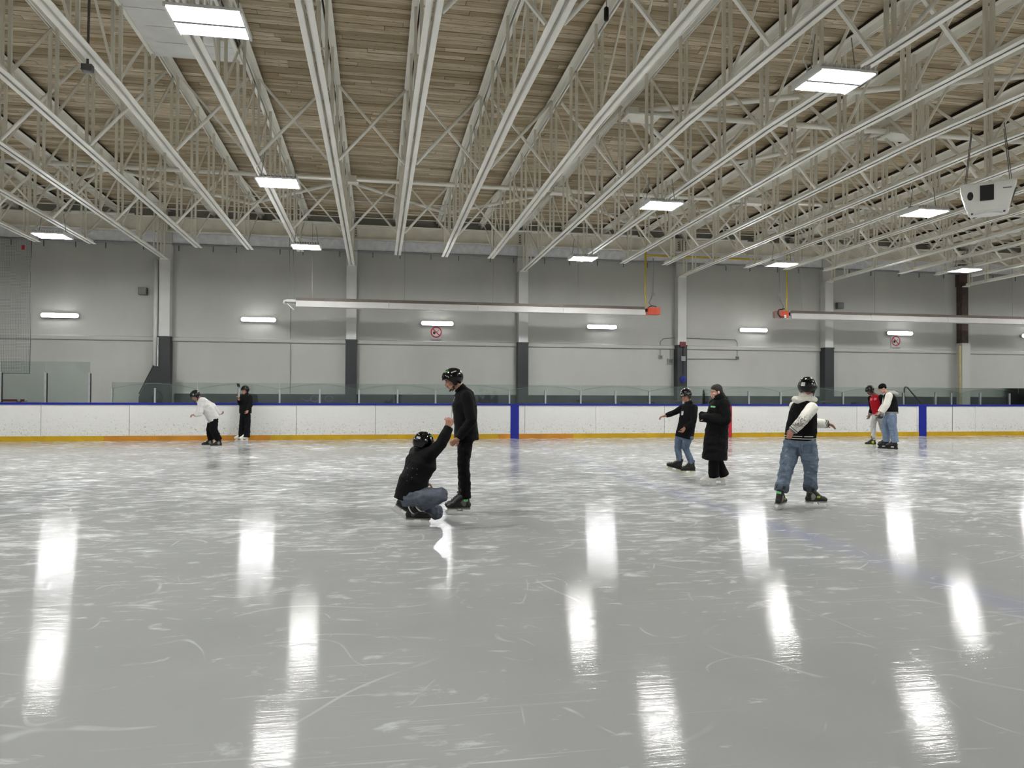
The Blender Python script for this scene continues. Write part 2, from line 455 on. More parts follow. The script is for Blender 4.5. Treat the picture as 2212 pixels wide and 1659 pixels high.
# pillars
for i in range(-1, 7):
    x = PX0 + i * BAY
    t = empty('wall_pillar', (x, YW, 0))
    brown = (i == 5)
    up = plain('rust_brown_steel', srgb(74, 60, 54), 0.7, 0, 0.15, 6) if brown else M_PILLAR
    bm = BM(); box2(bm, (-0.19, -0.36, 0), (0.19, 0.0, 3.33 if not brown else 3.62)); obj('base', bm, M_DARK if not brown else M_WALL, t)
    if brown:
        bm = BM(); box2(bm, (-0.14, -0.30, 3.62), (0.15, 0, 6.0)); obj('shaft', bm, up, t)
        bm = BM(); add_tube(bm, [(-0.26, -0.32, 0), (-0.26, -0.32, 3.5)], 0.06, 10); obj('corner_post', bm, plain('tan_post', srgb(168, 156, 120), 0.5), t)
    else:
        bm = BM(); box2(bm, (-0.17, -0.34, 3.33), (0.17, 0, 5.93)); obj('shaft', bm, up, t)
        bm = BM(); box2(bm, (-0.2, -0.38, 3.3), (0.2, 0, 3.345)); obj('collar', bm, M_DARK, t)
    bm = BM(); box2(bm, (-0.19, -0.2, 5.93), (0.19, 0, 7.3)); obj('head', bm, up, t)
    bm = BM(); box2(bm, (-0.13, -0.42, 5.90), (0.13, -0.02, 5.94)); obj('seat_plate', bm, M_STEEL, t)
    lab = {-1: 'grey wall pillar beyond the left edge behind the net', 0: 'grey wall pillar with charcoal base beside the black stair panel',
           1: 'grey wall pillar with charcoal base left of the two skaters holding hands', 2: 'grey wall pillar with charcoal base above the left blue stripe',
           3: 'grey wall pillar carrying the red alarm box and blue hose reel', 4: 'grey wall pillar with charcoal base behind the white-sleeved skater',
           5: 'rust-brown steel wall pillar at right above a pale grey base', 6: 'grey wall pillar beyond the right edge of the wall'}[i]
    tag(t, lab, 'pillar', 'pillars along the back wall')

# roof girders from pillar to pillar
for i in range(-2, 6):
    x0 = PX0 + i * BAY; x1 = x0 + BAY
    t = empty('roof_girder', (x0, 26.7, 6.86))
    bm = BM(); box2(bm, (0.05, -0.012, 0.02), (BAY - 0.05, 0.012, 0.46)); obj('web', bm, M_STEEL2, t)
    bm = BM(); box2(bm, (0.03, -0.12, 0.46), (BAY - 0.03, 0.12, 0.49)); obj('flange', bm, M_STEEL, t)
    bm = BM(); box2(bm, (0.03, -0.12, -0.01), (BAY - 0.03, 0.12, 0.02)); obj('flange', bm, M_STEEL2, t)
    for e in (0.06, BAY - 0.06):
        bm = BM(); box2(bm, (e - 0.02, -0.11, 0.02), (e + 0.02, 0.11, 0.46)); obj('end_plate', bm, M_STEEL2, t)
        for k in range(4):
            bm = BM(); s = 0.08 if e < 1 else -0.08
            box2(bm, (e + s - 0.02, -0.05, 0.10 + k * 0.085), (e + s + 0.02, -0.012, 0.13 + k * 0.085)); obj('bolt', bm, M_DGREY, t)
    tag(t, {-2: 'cream roof girder beyond the left edge', -1: 'cream roof girder over the netting at far left', 0: 'cream roof girder above the wall light left of the first heater tube',
            1: 'cream roof girder between second and third pillars above the no-smoking sign', 2: 'cream roof girder above the left orange heater burner', 3: 'cream roof girder above the fifth strip light',
            4: 'cream roof girder ending at the brown pillar', 5: 'cream roof girder right of the brown pillar'}[i], 'girder', 'cream girders at the top of the back wall')

# ================================================================== roof trusses
PAN = 1.66
pts = [YM + 0.07 + k * PAN for k in range(-8, 9)]
def angle_chord(bm, y0, y1, zf, flange_low, half=0.0):
    n = 2
    seg = [y0, YM, y1] if y0 < YM < y1 else [y0, y1]
    for a, b in zip(seg[:-1], seg[1:]):
        for s in (-1, 1):
            za, zb = zf(a), zf(b)
            # horizontal leg and vertical leg of each angle
            for (xa, xb, h0, h1) in ((0.017, 0.105, 0.0, 0.012), (0.017, 0.029, 0.0, 0.10)) if flange_low else ((0.017, 0.125, 0.13, 0.145), (0.017, 0.031, 0.0, 0.145)):
                v = [bm.verts.new((s * xx, yy, zz + hh)) for hh in (h0, h1) for (yy, zz) in ((a, za), (b, zb)) for xx in (xa, xb)]
                for q in ((0, 2, 3, 1), (4, 5, 7, 6), (0, 1, 5, 4), (2, 6, 7, 3), (0, 4, 6, 2), (1, 3, 7, 5)): bm.faces.new([v[i] for i in q])
def make_truss(long_end):
    t = empty('roof_truss', (0, 0, 0))
    y0, y1 = (-2.2, 26.62) if long_end else (-0.2, 24.62)
    bm = BM(); angle_chord(bm, y0, y1, z_bot, True); obj('bottom_chord', bm, M_STEEL, t)
    bm = BM(); angle_chord(bm, -2.5, 26.9, z_top, False); obj('top_chord', bm, M_STEEL, t)
    bm = BM()
    seg = [-2.5, YM, 26.9]
    for a, b in zip(seg[:-1], seg[1:]):
        v = [bm.verts.new((xx, yy, zz)) for yy in (a, b) for zz in (z_top(yy) + 0.145, z_deck(yy) + 0.01) for xx in (-0.06, 0.06)]
        for q in ((0, 1, 3, 2), (4, 6, 7, 5), (0, 4, 5, 1), (2, 3, 7, 6), (0, 2, 6, 4), (1, 5, 7, 3)): bm.faces.new([v[i] for i in q])
    obj('nailer', bm, M_NAILER, t)
    for k, y in enumerate(pts):
        if y < -0.1 or y > 24.5: continue
        bm = BM(); zb, zt = z_bot(y) + 0.02, z_top(y) + 0.13
        for s in (-1, 1): box2(bm, (s * 0.055 - 0.024, y - 0.026, zb), (s * 0.055 + 0.024, y + 0.026, zt))
        for f in (0.5,): box2(bm, (-0.05, y - 0.012, zb + (zt - zb) * f - 0.015), (0.05, y + 0.012, zb + (zt - zb) * f + 0.015))
        obj('vertical_web', bm, M_STEEL2, t)
        # diagonals rise away from mid span
        bm = None
        if y >= YM - 0.5 and k + 1 < len(pts):
            yn = pts[k + 1] if pts[k + 1] < 24.5 else 26.3
            a, b = (0, y + 0.05, z_bot(y) + 0.05), (0, yn - 0.05, z_top(yn) + 0.04)
            bm = BM(); add_bar(bm, a, b, 0.02, 0.06); obj('diagonal_web', bm, M_STEEL2, t)
        if y <= YM + 0.5 and k > 0:
            yn = pts[k - 1] if pts[k - 1] > -0.1 else -2.0
            a, b = (0, y - 0.05, z_bot(y) + 0.05), (0, yn + 0.05, z_top(yn) + 0.04)
            bm = BM(); add_bar(bm, a, b, 0.02, 0.06); obj('diagonal_web', bm, M_STEEL2, t)
    if long_end:
        for y in (25.6, 26.4):
            bm = BM()
            for s in (-1, 1): box2(bm, (s * 0.055 - 0.02, y - 0.022, z_bot(y) + 0.02), (s * 0.055 + 0.02, y + 0.022, z_top(y) + 0.1))
            obj('vertical_web', bm, M_STEEL2, t)
    return t
protos = {}
N_TR = 26
for i in range(N_TR):
    le = (i - 3) % 4 == 0
    if le not in protos:
        t = make_truss(le); protos[le] = t
    else: t = copy_tree(protos[le])
    t.location = (truss_x(i), 0, 0)
    tag(t, '%s cream steel roof truss counted from the left%s' % (ORD[i], ', resting on a wall pillar' if le else ''), 'roof truss', 'cream steel trusses under the timber roof')

# crossed bracing between neighbouring trusses, three rows
ROWS = ((9.1, 'nearest row'), (15.3, 'middle row'), (21.5, 'far row'))
for yb_, rn in ROWS:
    bmA = BM(); add_tube(bmA, [(0.11, 0, z_bot(yb_) + 0.03), (TS - 0.11, 0.0, z_top(yb_) + 0.02)], 0.034, 8)
    bmB = BM(); add_bar(bmB, (0.11, 0.05, z_top(yb_) + 0.02), (TS - 0.11, 0.05, z_bot(yb_) + 0.03), 0.06, 0.04)
    first = None
    for i in range(N_TR - 1):
        if not (in_view(truss_x(i) + TS / 2, yb_, 6.6) or in_view(truss_x(i) + TS / 2, yb_, 7.5) or in_view(truss_x(i) + TS / 2, yb_, 6.2)): continue
        if first is None:
            t = empty('cross_brace'); obj('pipe_member', bmA, M_STEEL, t, True); obj('angle_member', bmB, M_STEEL, t); first = t
        else: t = copy_tree(first)
        t.location = (truss_x(i), yb_, 0)
        tag(t, 'crossed pipe brace between %s and %s trusses from the left, %s' % (ORD[i], ORD[i + 1], rn), 'cross brace', 'crossed braces between the roof trusses')

# bracing in the plane of the roof
def strut(name, a, b, r, label, mt=M_STEEL, grp=None):
    bm = BM(); add_tube(bm, [a, b], r, 10)
    return tag(obj(name, bm, mt, None, True), label, 'pipe', grp)
def brace(t, a, b, r):
    bm = BM(); add_tube(bm, [a, b], r, 10); obj('pipe', bm, M_STEEL, t, True)
t = empty('roof_bracing', (0, 0, 0))
brace(t, (truss_x(0), 21.35, 7.46), (truss_x(25), 21.35, 7.46), 0.062)
for i in (3, 7, 11, 15, 19):
    for s in (-1, 1): brace(t, (truss_x(i) + s * 0.1, 21.5, 7.42), (truss_x(i + 2 * s), 24.5, 7.4), 0.05)
    bm = BM(); x = truss_x(i); box2(bm, (x - 0.25, 21.2, 7.35), (x + 0.35, 21.5, 7.38)); box2(bm, (x - 0.16, 21.26, 7.37), (x + 0.3, 21.44, 7.55)); obj('gusset', bm, M_STEEL, t)
tag(t, 'long cream bracing pipe with slanting arms crossing all trusses at the far row', 'bracing')
t = empty('roof_bracing', (0, 0, 0))
brace(t, (truss_x(11) + .1, 15.1, 7.46), (truss_x(20), 15.1, 7.46), 0.062)
brace(t, (truss_x(11) + .2, 15.0, 7.47), (truss_x(16), 11.6, 7.5), 0.058)
brace(t, (truss_x(11) + .2, 15.2, 7.45), (truss_x(13), 18.5, 7.4), 0.05)
brace(t, (truss_x(15), 15.1, 7.45), (truss_x(13), 18.5, 7.4), 0.05)
for i in (11, 15):
    bm = BM(); x = truss_x(i); box2(bm, (x - 0.12, 14.82, 7.33), (x + 0.62, 15.32, 7.36)); box2(bm, (x - 0.05, 15.0, 7.36), (x + 0.55, 15.2, 7.55)); obj('gusset', bm, M_STEEL, t)
tag(t, 'cream bracing pipes fanning right from a gusset plate behind the upper right lamp', 'bracing')
for y, z, nm in ((22.75, 7.2, 'nearest'), (24.1, 7.2, 'middle'), (24.85, 7.2, 'farthest')):
    strut('tie_rod', (truss_x(0), y, z), (truss_x(25), y, z), 0.014, '%s of three thin rods running under the roof near the wall' % nm, M_WHITE, 'thin rods under the roof')
for x0, x1, lb in ((-9.2, -7.4, 'left of the first pillar'), (-3.3, -1.35, 'left of the second pillar'), (4.4, 8.9, 'right of the third pillar'), (10.9, 13.0, 'near the fourth pillar'), (16.3, 18.6, 'near the fifth pillar')):
    strut('conduit_tube', (x0, 24.78, 6.98), (x1, 24.78, 6.98), 0.028, 'short white conduit tube under the roof %s' % lb, M_WHITE, 'short white tubes near the wall')

# white boards closing the roof between the sixth and seventh trusses
t = empty('duct_lining', (-3.17, 10.6, 7.42))
for k in range(6):
    bm = BM(); n = 6
    for a in range(n):
        for q in (0, 1): pass
    grid = []
    for iy in range(4):
        row = []
        for ix in range(n + 1):
            x = -0.72 + 1.46 * ix / n; yv = 0.01 + 0.56 * iy / 3
            sag = -0.035 * math.sin(math.pi * ix / n) * math.sin(math.pi * iy / 3) - (0.02 if ix == 0 and k in (3, 4) and iy == 3 else 0)
            row.append(bm.verts.new((x, k * 0.575 + yv, sag)))
        grid.append(row)
    for iy in range(3):
        for ix in range(n): bm.faces.new((grid[iy][ix], grid[iy][ix + 1], grid[iy + 1][ix + 1], grid[iy + 1][ix]))
    r = bmesh.ops.extrude_face_region(bm, geom=list(bm.faces))
    for v in [e for e in r['geom'] if isinstance(e, bmesh.types.BMVert)]: v.co.z += 0.015
    obj('panel', bm, M_WHITE, t)
for s in (-0.73, 0.74):
    bm = BM(); box2(bm, (s - 0.03, -0.02, -0.03), (s + 0.03, 3.46, 0.02)); obj('edge_strip', bm, M_STEEL, t)
bm = BM(); box2(bm, (-0.7, 0.0, 0.03), (0.72, 3.44, 0.32)); obj('duct_box', bm, M_DGREY, t)
tag(t, 'white sagging lining boards under a duct at upper left', 'ceiling panel')

# small things hung from the roof
t = empty('motion_sensor', (-4.02, 11.35, 6.05))
bm = BM(); box2(bm, (-0.07, -0.05, -0.06), (0.07, 0.05, 0.03)); obj('housing', bm, M_DGREY, t)
bm = BM(); add_ball(bm, (0, -0.01, -0.065), (0.05, 0.04, 0.03)); obj('lens', bm, M_GREY, t, True)
bm = BM(); add_tube(bm, [(0, 0, 0.03), (0.02, 0, 1.6)], 0.018); obj('stem', bm, M_DGREY, t)
tag(t, 'small dark grey sensor on a stem beside the sixth truss', 'sensor')
t = empty('hanging_microphone', (2.95, 9.45, 6.42))
bm = BM(); add_tube(bm, [(0, 0, 0.0), (0, 0, 0.02), (0, 0, 0.17), (0, 0, 0.19)], [0.02, 0.032, 0.032, 0.015], 10); obj('body', bm, M_BLACK, t, True)
bm = BM(); add_tube(bm, [(0, 0, 0.18), (0, 0, 1.4)], 0.004, 5); obj('cable', bm, M_BLACK, t)
tag(t, 'small black hanging microphone high at top centre', 'microphone')

# ================================================================== lamps
M_LENS = emitter('lamp_lens', (1.0, 0.992, 0.98, 1), CEILING_LAMP)
def make_highbay():
    t = empty('ceiling_lamp')
    bm = BM(); box2(bm, (-0.41, -0.34, 0.012), (0.41, 0.34, 0.045)); obj('housing', bm, M_WHITE, t)
    for s in (-1, 1):
        bm = BM(); add_box(bm, (0, s * 0.175, 0.006), (0.74, 0.25, 0.012)); obj('lens', bm, M_LENS, t)
    bm = BM(); box2(bm, (-0.38, -0.026, -0.008), (0.38, 0.026, 0.012)); obj('centre_rail', bm, M_GREY, t)
    for sx in (-0.395, 0.395):
        bm = BM(); box2(bm, (sx - 0.015, -0.335, -0.006), (sx + 0.015, 0.335, 0.012)); obj('end_rail', bm, M_WHITE, t)
    bm = BM()
    for k in range(12): box2(bm, (-0.38 + k * 0.069 - 0.006, -0.33, 0.045), (-0.38 + k * 0.069 + 0.006, 0.33, 0.11))
    obj('cooling_fins', bm, M_WHITE, t)
    bm = BM(); box2(bm, (-0.36, -0.05, 0.05), (0.36, 0.05, 0.15)); obj('driver_box', bm, M_GREY, t)
    for sx in (-0.33, 0.33):
        bm = BM(); add_tube(bm, [(sx, 0, 0.14), (sx * 0.8, 0, 0.62)], 0.008, 5); obj('cable', bm, M_GREY, t)
    bm = BM(); add_tube(bm, [(-0.35, 0.02, 0.12), (-0.42, 0.03, 0.3), (-0.34, 0.02, 0.45), (-0.3, 0.0, 0.7)], 0.009, 6); obj('power_cord', bm, M_WHITE, t)
    return t
HB = [(-1.88, 8.87, 'twin-panel ceiling lamp in front of the white lining boards'), (-1.95, 15.46, 'twin-panel ceiling lamp in the middle row above the left heater end'),
      (-2.01, 22.17, 'twin-panel ceiling lamp in the far row left of the second pillar'), (6.16, 15.68, 'twin-panel ceiling lamp in the middle row near image centre right'),
      (6.24, 22.35, 'twin-panel ceiling lamp in the far row left of the orange burner'), (12.77, 22.09, 'twin-panel ceiling lamp in the far row above the right-hand burner'),
      (12.28, 15.14, 'twin-panel ceiling lamp just left of the white speaker cabinet'), (19.25, 21.84, 'twin-panel ceiling lamp in front of the brown pillar'),
      (-8.6, 21.97, 'twin-panel ceiling lamp in the far row at the left edge'), (5.94, 8.98, 'large twin-panel ceiling lamp at upper right')]
OUT = [(x, y) for x in (-15.2, -8.6, -1.95, 6.1, 12.5, 19.3, 26.2, 32.8) for y in (2.4, 8.9, 15.4, 22.1)]
OUT = [(x, y) for x, y in OUT if all((x - h[0]) ** 2 + (y - h[1]) ** 2 > 4 for h in HB)]
hb = None
for x, y, lb in HB + [(x, y, 'twin-panel ceiling lamp outside the picture') for x, y in OUT]:
    if hb is None: hb = make_highbay(); t = hb
    else: t = copy_tree(hb)
    t.location = (x, y, 5.65)
    tag(t, lb, 'ceiling lamp', 'twin-panel lamps under the trusses')

M_STRIP = emitter('strip_lens', (0.97, 0.985, 1.0, 1), WALL_LAMP)
def make_strip():
    t = empty('wall_light')
    bm = BM(); box2(bm, (-0.55, -0.05, -0.05), (0.55, 0.0, 0.05)); obj('backplate', bm, M_GREY, t)
    bm = BM(); prof = []
    for k in range(9): a = -math.pi / 2 + math.pi * k / 8; prof.append((0.5 + 0.066 * math.cos(a), 0.066 * math.sin(a)))
    for k in range(9): a = math.pi / 2 + math.pi * k / 8; prof.append((-0.5 + 0.066 * math.cos(a), 0.066 * math.sin(a)))
    add_prism(bm, prof, 0.012, Matrix.Translation((0, -0.136, 0))); obj('diffuser', bm, M_STRIP, t)
    bm = BM(); add_prism(bm, [(x * 1.012, z * 1.1) for x, z in prof], 0.085, Matrix.Translation((0, -0.0875, 0))); obj('housing', bm, M_WHITE, t)
    return t
ws = None
for x, lb in ((-10.27, 'glowing strip light on the wall beside the netting'), (-4.01, 'glowing strip light left of the heater end cap'),
              (2.13, 'glowing strip light above the left no-smoking sign'), (8.26, 'glowing strip light below the left orange burner'),
              (14.37, 'glowing strip light below the right-hand burner'), (20.73, 'glowing strip light above the right no-smoking sign'),
              (27.0, 'glowing strip light cut by the right picture edge'), (-16.4, 'glowing strip light beyond the left edge')):
    if ws is None: ws = make_strip(); t = ws
    else: t = copy_tree(ws)
    t.location = (x, YW, 3.985)
    tag(t, lb, 'wall light', 'strip lights along the back wall')

# ================================================================== dasher boards
boards = empty('rink_boards', (0, YB, 0))
tag(boards, 'white dasher boards with blue cap rail and low glass along the far side', 'boards')
PANEL = 2.4384
seams = [-2.47 + k * PANEL for k in range(-6, 16)]
gapd = 0.006
for k in range(len(seams) - 1):
    bm = BM(); box2(bm, (seams[k] + gapd, 0.0, 0.14), (seams[k + 1] - gapd, 0.05, 1.09)); obj('board_panel', bm, M_BOARD, boards)
    bm = BM(); box2(bm, (seams[k] + 0.002, -0.018, 1.09), (seams[k + 1] - 0.002, 0.14, 1.155)); obj('cap_rail', bm, M_BLUE, boards)
bm = BM(); box2(bm, (seams[0], 0.05, 0), (seams[-1], 0.10, 1.09)); obj('backing', bm, M_DGREY, boards)
def kick(x0, x1, mt):
    bm = BM(); box2(bm, (x0, -0.012, 0.0), (x1, 0.05, 0.155)); obj('kick_plate', bm, mt, boards)
for x0, x1, mt in ((-17.1, -8.06, M_YEL), (-8.06, -3.25, M_ORA), (-3.25, 3.96, M_YEL), (3.96, 4.36, M_ORA), (4.64, 6.5, M_ORA), (6.5, 12.08, M_YEL), (12.2, 19.55, M_YEL), (19.86, 34.1, M_YEL)):
    kick(x0 + 0.002, x1 - 0.002, mt)
for x0, x1, mt, lb in ((4.36, 4.64, M_BLUE, 'left blue stripe on the boards'), (12.08, 12.20, M_RED, 'red centre stripe on the boards'), (19.55, 19.86, M_BLUE, 'right blue stripe on the boards')):
    bm = BM(); box2(bm, (x0, -0.016, 0.0), (x1, 0.01, 1.12)); obj('line_stripe', bm, mt, boards)['label'] = lb
# gate in the boards near the right
for x in (20.95,):
    bm = BM(); box2(bm, (x - 0.008, -0.004, 0.16), (x + 0.008, 0.02, 1.09)); obj('gate_seam', bm, M_DGREY, boards)
# posts and panes
posts = [4.33 + k * 1.2192 for k in range(-10, 13)] + [20.29, 20.95, 22.18, 23.44, 24.66, 25.9, 27.1]
for x in posts:
    tall = 1.60 if abs((x - 4.33) / 2.4384 - round((x - 4.33) / 2.4384)) > 0.2 else 1.58
    bm = BM(); box2(bm, (x - 0.025, 0.03, 1.155), (x + 0.025, 0.09, tall)); obj('post', bm, M_ALU, boards)
for x in (-10.9, -9.69, -8.49):
    bm = BM(); box2(bm, (x - 0.028, 0.03, 1.155), (x + 0.028, 0.09, 2.05)); obj('post', bm, M_ALU, boards)
    bm = BM(); box2(bm, (x + 0.028, 0.035, 1.155), (x + 0.045, 0.085, 2.03)); obj('post_gasket', bm, M_BLACK, boards)
for k in range(-5, 10):
    x0 = 4.33 + k * 2.4384; x1 = x0 + 2.4384
    if x1 > 27: break
    bm = BM(); box2(bm, (x0 + 0.008, 0.055, 1.155), (x1 - 0.008, 0.067, 1.775)); obj('pane', bm, M_GLASS, boards)
    # second sheet with a bowed upper edge
    bm = BM(); n = 14; prof = [(x0 + 0.01, 1.16)]
    for j in range(n + 1):
        s = j / n; prof.append((x0 + 0.01 + (x1 - x0 - 0.02) * s, 1.58 + 0.16 * (1 - (2 * s - 1) ** 2)))
    prof.append((x1 - 0.01, 1.16))
    add_prism(bm, prof[::-1], 0.01, Matrix.Translation((0, 0.085, 0)))
    obj('bowed_pane', bm, M_GLASS2, boards)
    bm = BM(); add_tube(bm, [(px_, 0.085, pz_) for px_, pz_ in prof[1:-1]], 0.006, 5); obj('pane_edge', bm, plain('pane_edge', srgb(150, 165, 160), 0.2), boards)
for x0, x1 in ((-13.4, -10.95), (-10.9, -9.69), (-9.69, -8.47)):
    bm = BM(); box2(bm, (x0 + 0.008, 0.055, 1.155), (x1 - 0.008, 0.067, 2.375)); obj('tall_pane', bm, M_GLASS, boards)
for x in (4.33 + 1.2192, ):
    pass

# protective net at the left
bm = BM(); x0, x1, z0, z1 = -13.5, -10.22, 2.02, 6.05
x = x0
while x <= x1: box2(bm, (x - 0.002, -0.002, z0), (x + 0.002, 0.002, z1)); x += 0.045
z = z0
while z <= z1: box2(bm, (x0, -0.002, z - 0.002), (x1, 0.002, z + 0.002)); z += 0.045
net = empty('safety_net', (0, 24.62, 0))
o = obj('mesh_cords', bm, plain('net_cord', srgb(86, 88, 92), 0.8), net); o['kind'] = 'stuff'
bm = BM(); add_tube(bm, [(x1, 0, z0), (x1 + 0.01, 0.01, 3.0), (x1 - 0.005, 0, 4.4), (x1 + 0.01, 0, z1)], 0.012, 6); obj('edge_rope', bm, M_DGREY, net)
bm = BM(); add_tube(bm, [(x0, 0, z0), (x1, 0, z0)], 0.011, 6); obj('hem_rope', bm, M_DGREY, net)
bm = BM(); add_tube(bm, [(x0 + (x1 - x0) * k / 12, 0, z1 + (0.03 if k % 2 else 0)) for k in range(13)], 0.012, 6); obj('head_rope', bm, M_DGREY, net)
bm = BM(); box2(bm, (-10.47, -0.02, 5.72), (-10.39, -0.008, 5.86)); obj('red_tag', bm, M_RED, net)['label'] = 'small red tag'
tag(net, 'grey protective netting hanging above the tall glass at left', 'net')

# ================================================================== fittings on and near the back wall
def heater(name, x0, x1, y, zc, burner_at, label):
    t = empty(name, (x0, y, zc)); L = x1 - x0
    secs = max(1, round(L / 3.0)); sl = L / secs
    for k in range(secs):
        a, b = k * sl + 0.005, (k + 1) * sl - 0.005
        bm = BM(); th = 0.012
        prof = [(-0.07, 0.14), (0.07, 0.14), (0.19, -0.15), (0.178, -0.15), (0.064, 0.126), (-0.064, 0.126), (-0.178, -0.15), (-0.19, -0.15)]
        A = [bm.verts.new((a, px_, pz_)) for px_, pz_ in prof]; B = [bm.verts.new((b, px_, pz_)) for px_, pz_ in prof]
        n = len(prof)
        for i in range(n): bm.faces.new((A[i], B[i], B[(i + 1) % n], A[(i + 1) % n]))
        bm.faces.new(A); bm.faces.new(B[::-1])
        h = obj('reflector', bm, plain('reflector_white', srgb(214, 214, 212), 0.35, 0.2, 0.03, 2), t)
        bm = BM(); add_box(bm, ((a + b) / 2, -0.092, 0.10), (b - a, 0.02, 0.10), Matrix.Rotation(-0.38, 3, 'X')); obj('upper_lip', bm, plain('hood_brown_grey', srgb(118, 110, 102), 0.4, 0.3), h)
    bm = BM(); add_tube(bm, [(-0.35 if burner_at == 'right' else 0.0, 0, 0.0), (L, 0, 0.0)], 0.05, 12); obj('radiant_tube', bm, M_GREY, t, True)
    if burner_at == 'right':
        bx = L
        bm = BM(); add_tube(bm, [(0.0, 0, 0.04), (-0.28, 0, 0.04), (-0.36, 0.02, 0.02), (-0.38, 0.06, -0.02)], [0.055, 0.055, 0.06, 0.055], 12); obj('end_elbow', bm, M_WHITE, t, True)
        for wx in (-0.22, -0.10):
            bm = BM(); add_tube(bm, [(wx, 0, 0.08), (wx, 0, 7.72 - zc)], 0.012, 6); obj('hanger_rod', bm, M_GREY, t)
        bm = BM(); add_bar(bm, (-0.3, 0, -0.02), (-0.08, 0.02, -0.24), 0.05, 0.02); obj('end_bracket', bm, M_WHITE, t)
    else: bx = 0.0
    s = 1 if burner_at == 'right' else -1
    bm = BM(); add_tube(bm, [(bx, 0, 0.03), (bx + s * 0.16, 0, 0.03)], 0.06, 10); obj('burner_neck', bm, M_BLACK, t)
    c0 = bx + s * 0.33
    bm = BM(); box2(bm, (c0 - 0.22, -0.14, -0.12), (c0 + 0.22, 0.14, 0.13)); obj('burner_box', bm, M_BURN, t)
    if s < 0:
        bm = BM(); box2(bm, (c0 - 0.34, -0.15, -0.14), (c0 - 0.10, 0.0, 0.09)); obj('cage', bm, plain('cage_dull', srgb(128, 104, 100), 0.6), t)
        bm = BM(); add_tube(bm, [(c0 + 0.05, -0.16, -0.1), (c0 - 0.14, -0.18, -0.1), (c0 - 0.24, -0.18, 0.02), (c0 - 0.18, -0.16, 0.16), (c0 + 0.05, -0.14, 0.2)], 0.022, 8); obj('hose', bm, M_BLACK, t, True)
        bm = BM(); box2(bm, (c0 + 0.02, -0.18, -0.14), (c0 + 0.10, -0.14, -0.02)); obj('tag_plate', bm, M_WHITE, t)
    else:
        bm = BM(); add_tube(bm, [(c0 - 0.2, -0.02, 0.13), (c0 - 0.05, -0.03, 0.2), (c0 + 0.12, -0.02, 0.17)], 0.016, 8); obj('hose', bm, M_BLACK, t, True)
    k = 0.5
    while k < L:
        bm = BM(); add_tube(bm, [(k, 0, 0.12), (k, 0, 7.72 - zc)], 0.007, 5); obj('hanger_wire', bm, M_GREY, t); k += 3.0
    gx = bx + s * 0.06 if s > 0 else bx - 0.12
    bm = BM(); add_tube(bm, [(gx, 0, 0.14), (gx, 0, 0.5), (gx - s * 0.02, 0, 0.55), (gx - s * 0.02, 0, 2.6)], 0.024, 8); obj('gas_drop', bm, M_GAS, t)
    bm = BM(); add_tube(bm, [(gx + s * 0.28, 0.02, 0.62), (gx + s * 0.28, 0.02, 1.9)], 0.022, 8); obj('conduit_drop', bm, M_GREY, t)
    bm = BM(); add_tube(bm, [(gx + s * 0.28, 0.02, 0.62), (gx + s * 0.2, 0.01, 0.45), (gx + s * 0.12, 0, 0.3), (c0, 0, 0.13)], 0.01, 6); obj('flex_cord', bm, M_DGREY, t)
    bm = BM(); box2(bm, (gx + s * 0.28 - 0.04, -0.03, 0.56), (gx + s * 0.28 + 0.04, 0.06, 0.68)); obj('junction_box', bm, M_GREY, t)
    tag(t, label, 'heater', 'tube heaters hung in front of the back wall')
heater('tube_heater', -2.6, 9.33, 25.3, 4.43, 'right', 'long tube heater with orange burner at its right end')
heater('tube_heater', 14.95, 28.0, 25.3, 4.43, 'left', 'long tube heater with red-orange burner at its left end')

bm = BM(); add_tube(bm, [(9.75, 26.3, 6.2), (9.75, 26.3, 7.25), (9.75, 26.3, 6.62), (14.9, 26.3, 6.62), (14.9, 26.3, 6.4)], 0.04, 8)
tag(obj('gas_pipe', bm, M_GAS), 'yellow gas pipe along the roof girder between the heater burners', 'pipe')
bm = BM(); add_tube(bm, [(PX0 - 0.29, 26.75, 1.3), (PX0 - 0.29, 26.75, 5.9)], 0.075, 12)
tag(obj('drain_pipe', bm, M_PILLAR, None, True), 'white vertical drain pipe beside the first pillar', 'pipe')
bm = BM(); add_tube(bm, [(PX0 - 0.17, 26.6, 1.6), (PX0 - 0.17, 26.6, 3.3)], 0.02, 8)
tag(obj('drain_pipe', bm, M_PILLAR, None, True), 'thin white pipe in front of the charcoal pillar base', 'pipe')

# black slanted stair panel at the first pillar
bm = BM(); prof = [(-7.68, 0.0), (-6.72, 0.0), (-6.72, 2.3), (-7.22, 2.34), (-7.64, 1.42), (-7.68, 1.3)]
t = empty('stair_panel', (0, 26.4, 0))
add_prism(bm, prof, 0.06); obj('side', bm, plain('black_panel', srgb(38, 40, 43), 0.5), t)
bm = BM(); add_tube(bm, [(-7.24, 0, 2.36), (-7.68, 0, 1.42)], 0.02, 8); obj('rail', bm, M_DARK, t)
bm = BM(); add_ball(bm, (-7.1, -0.1, 1.22), (0.16, 0.12, 0.3)); obj('covered_wheel', bm, M_BLACK, t, True)
tag(t, 'black slanted stair panel leaning by the first pillar', 'panel')

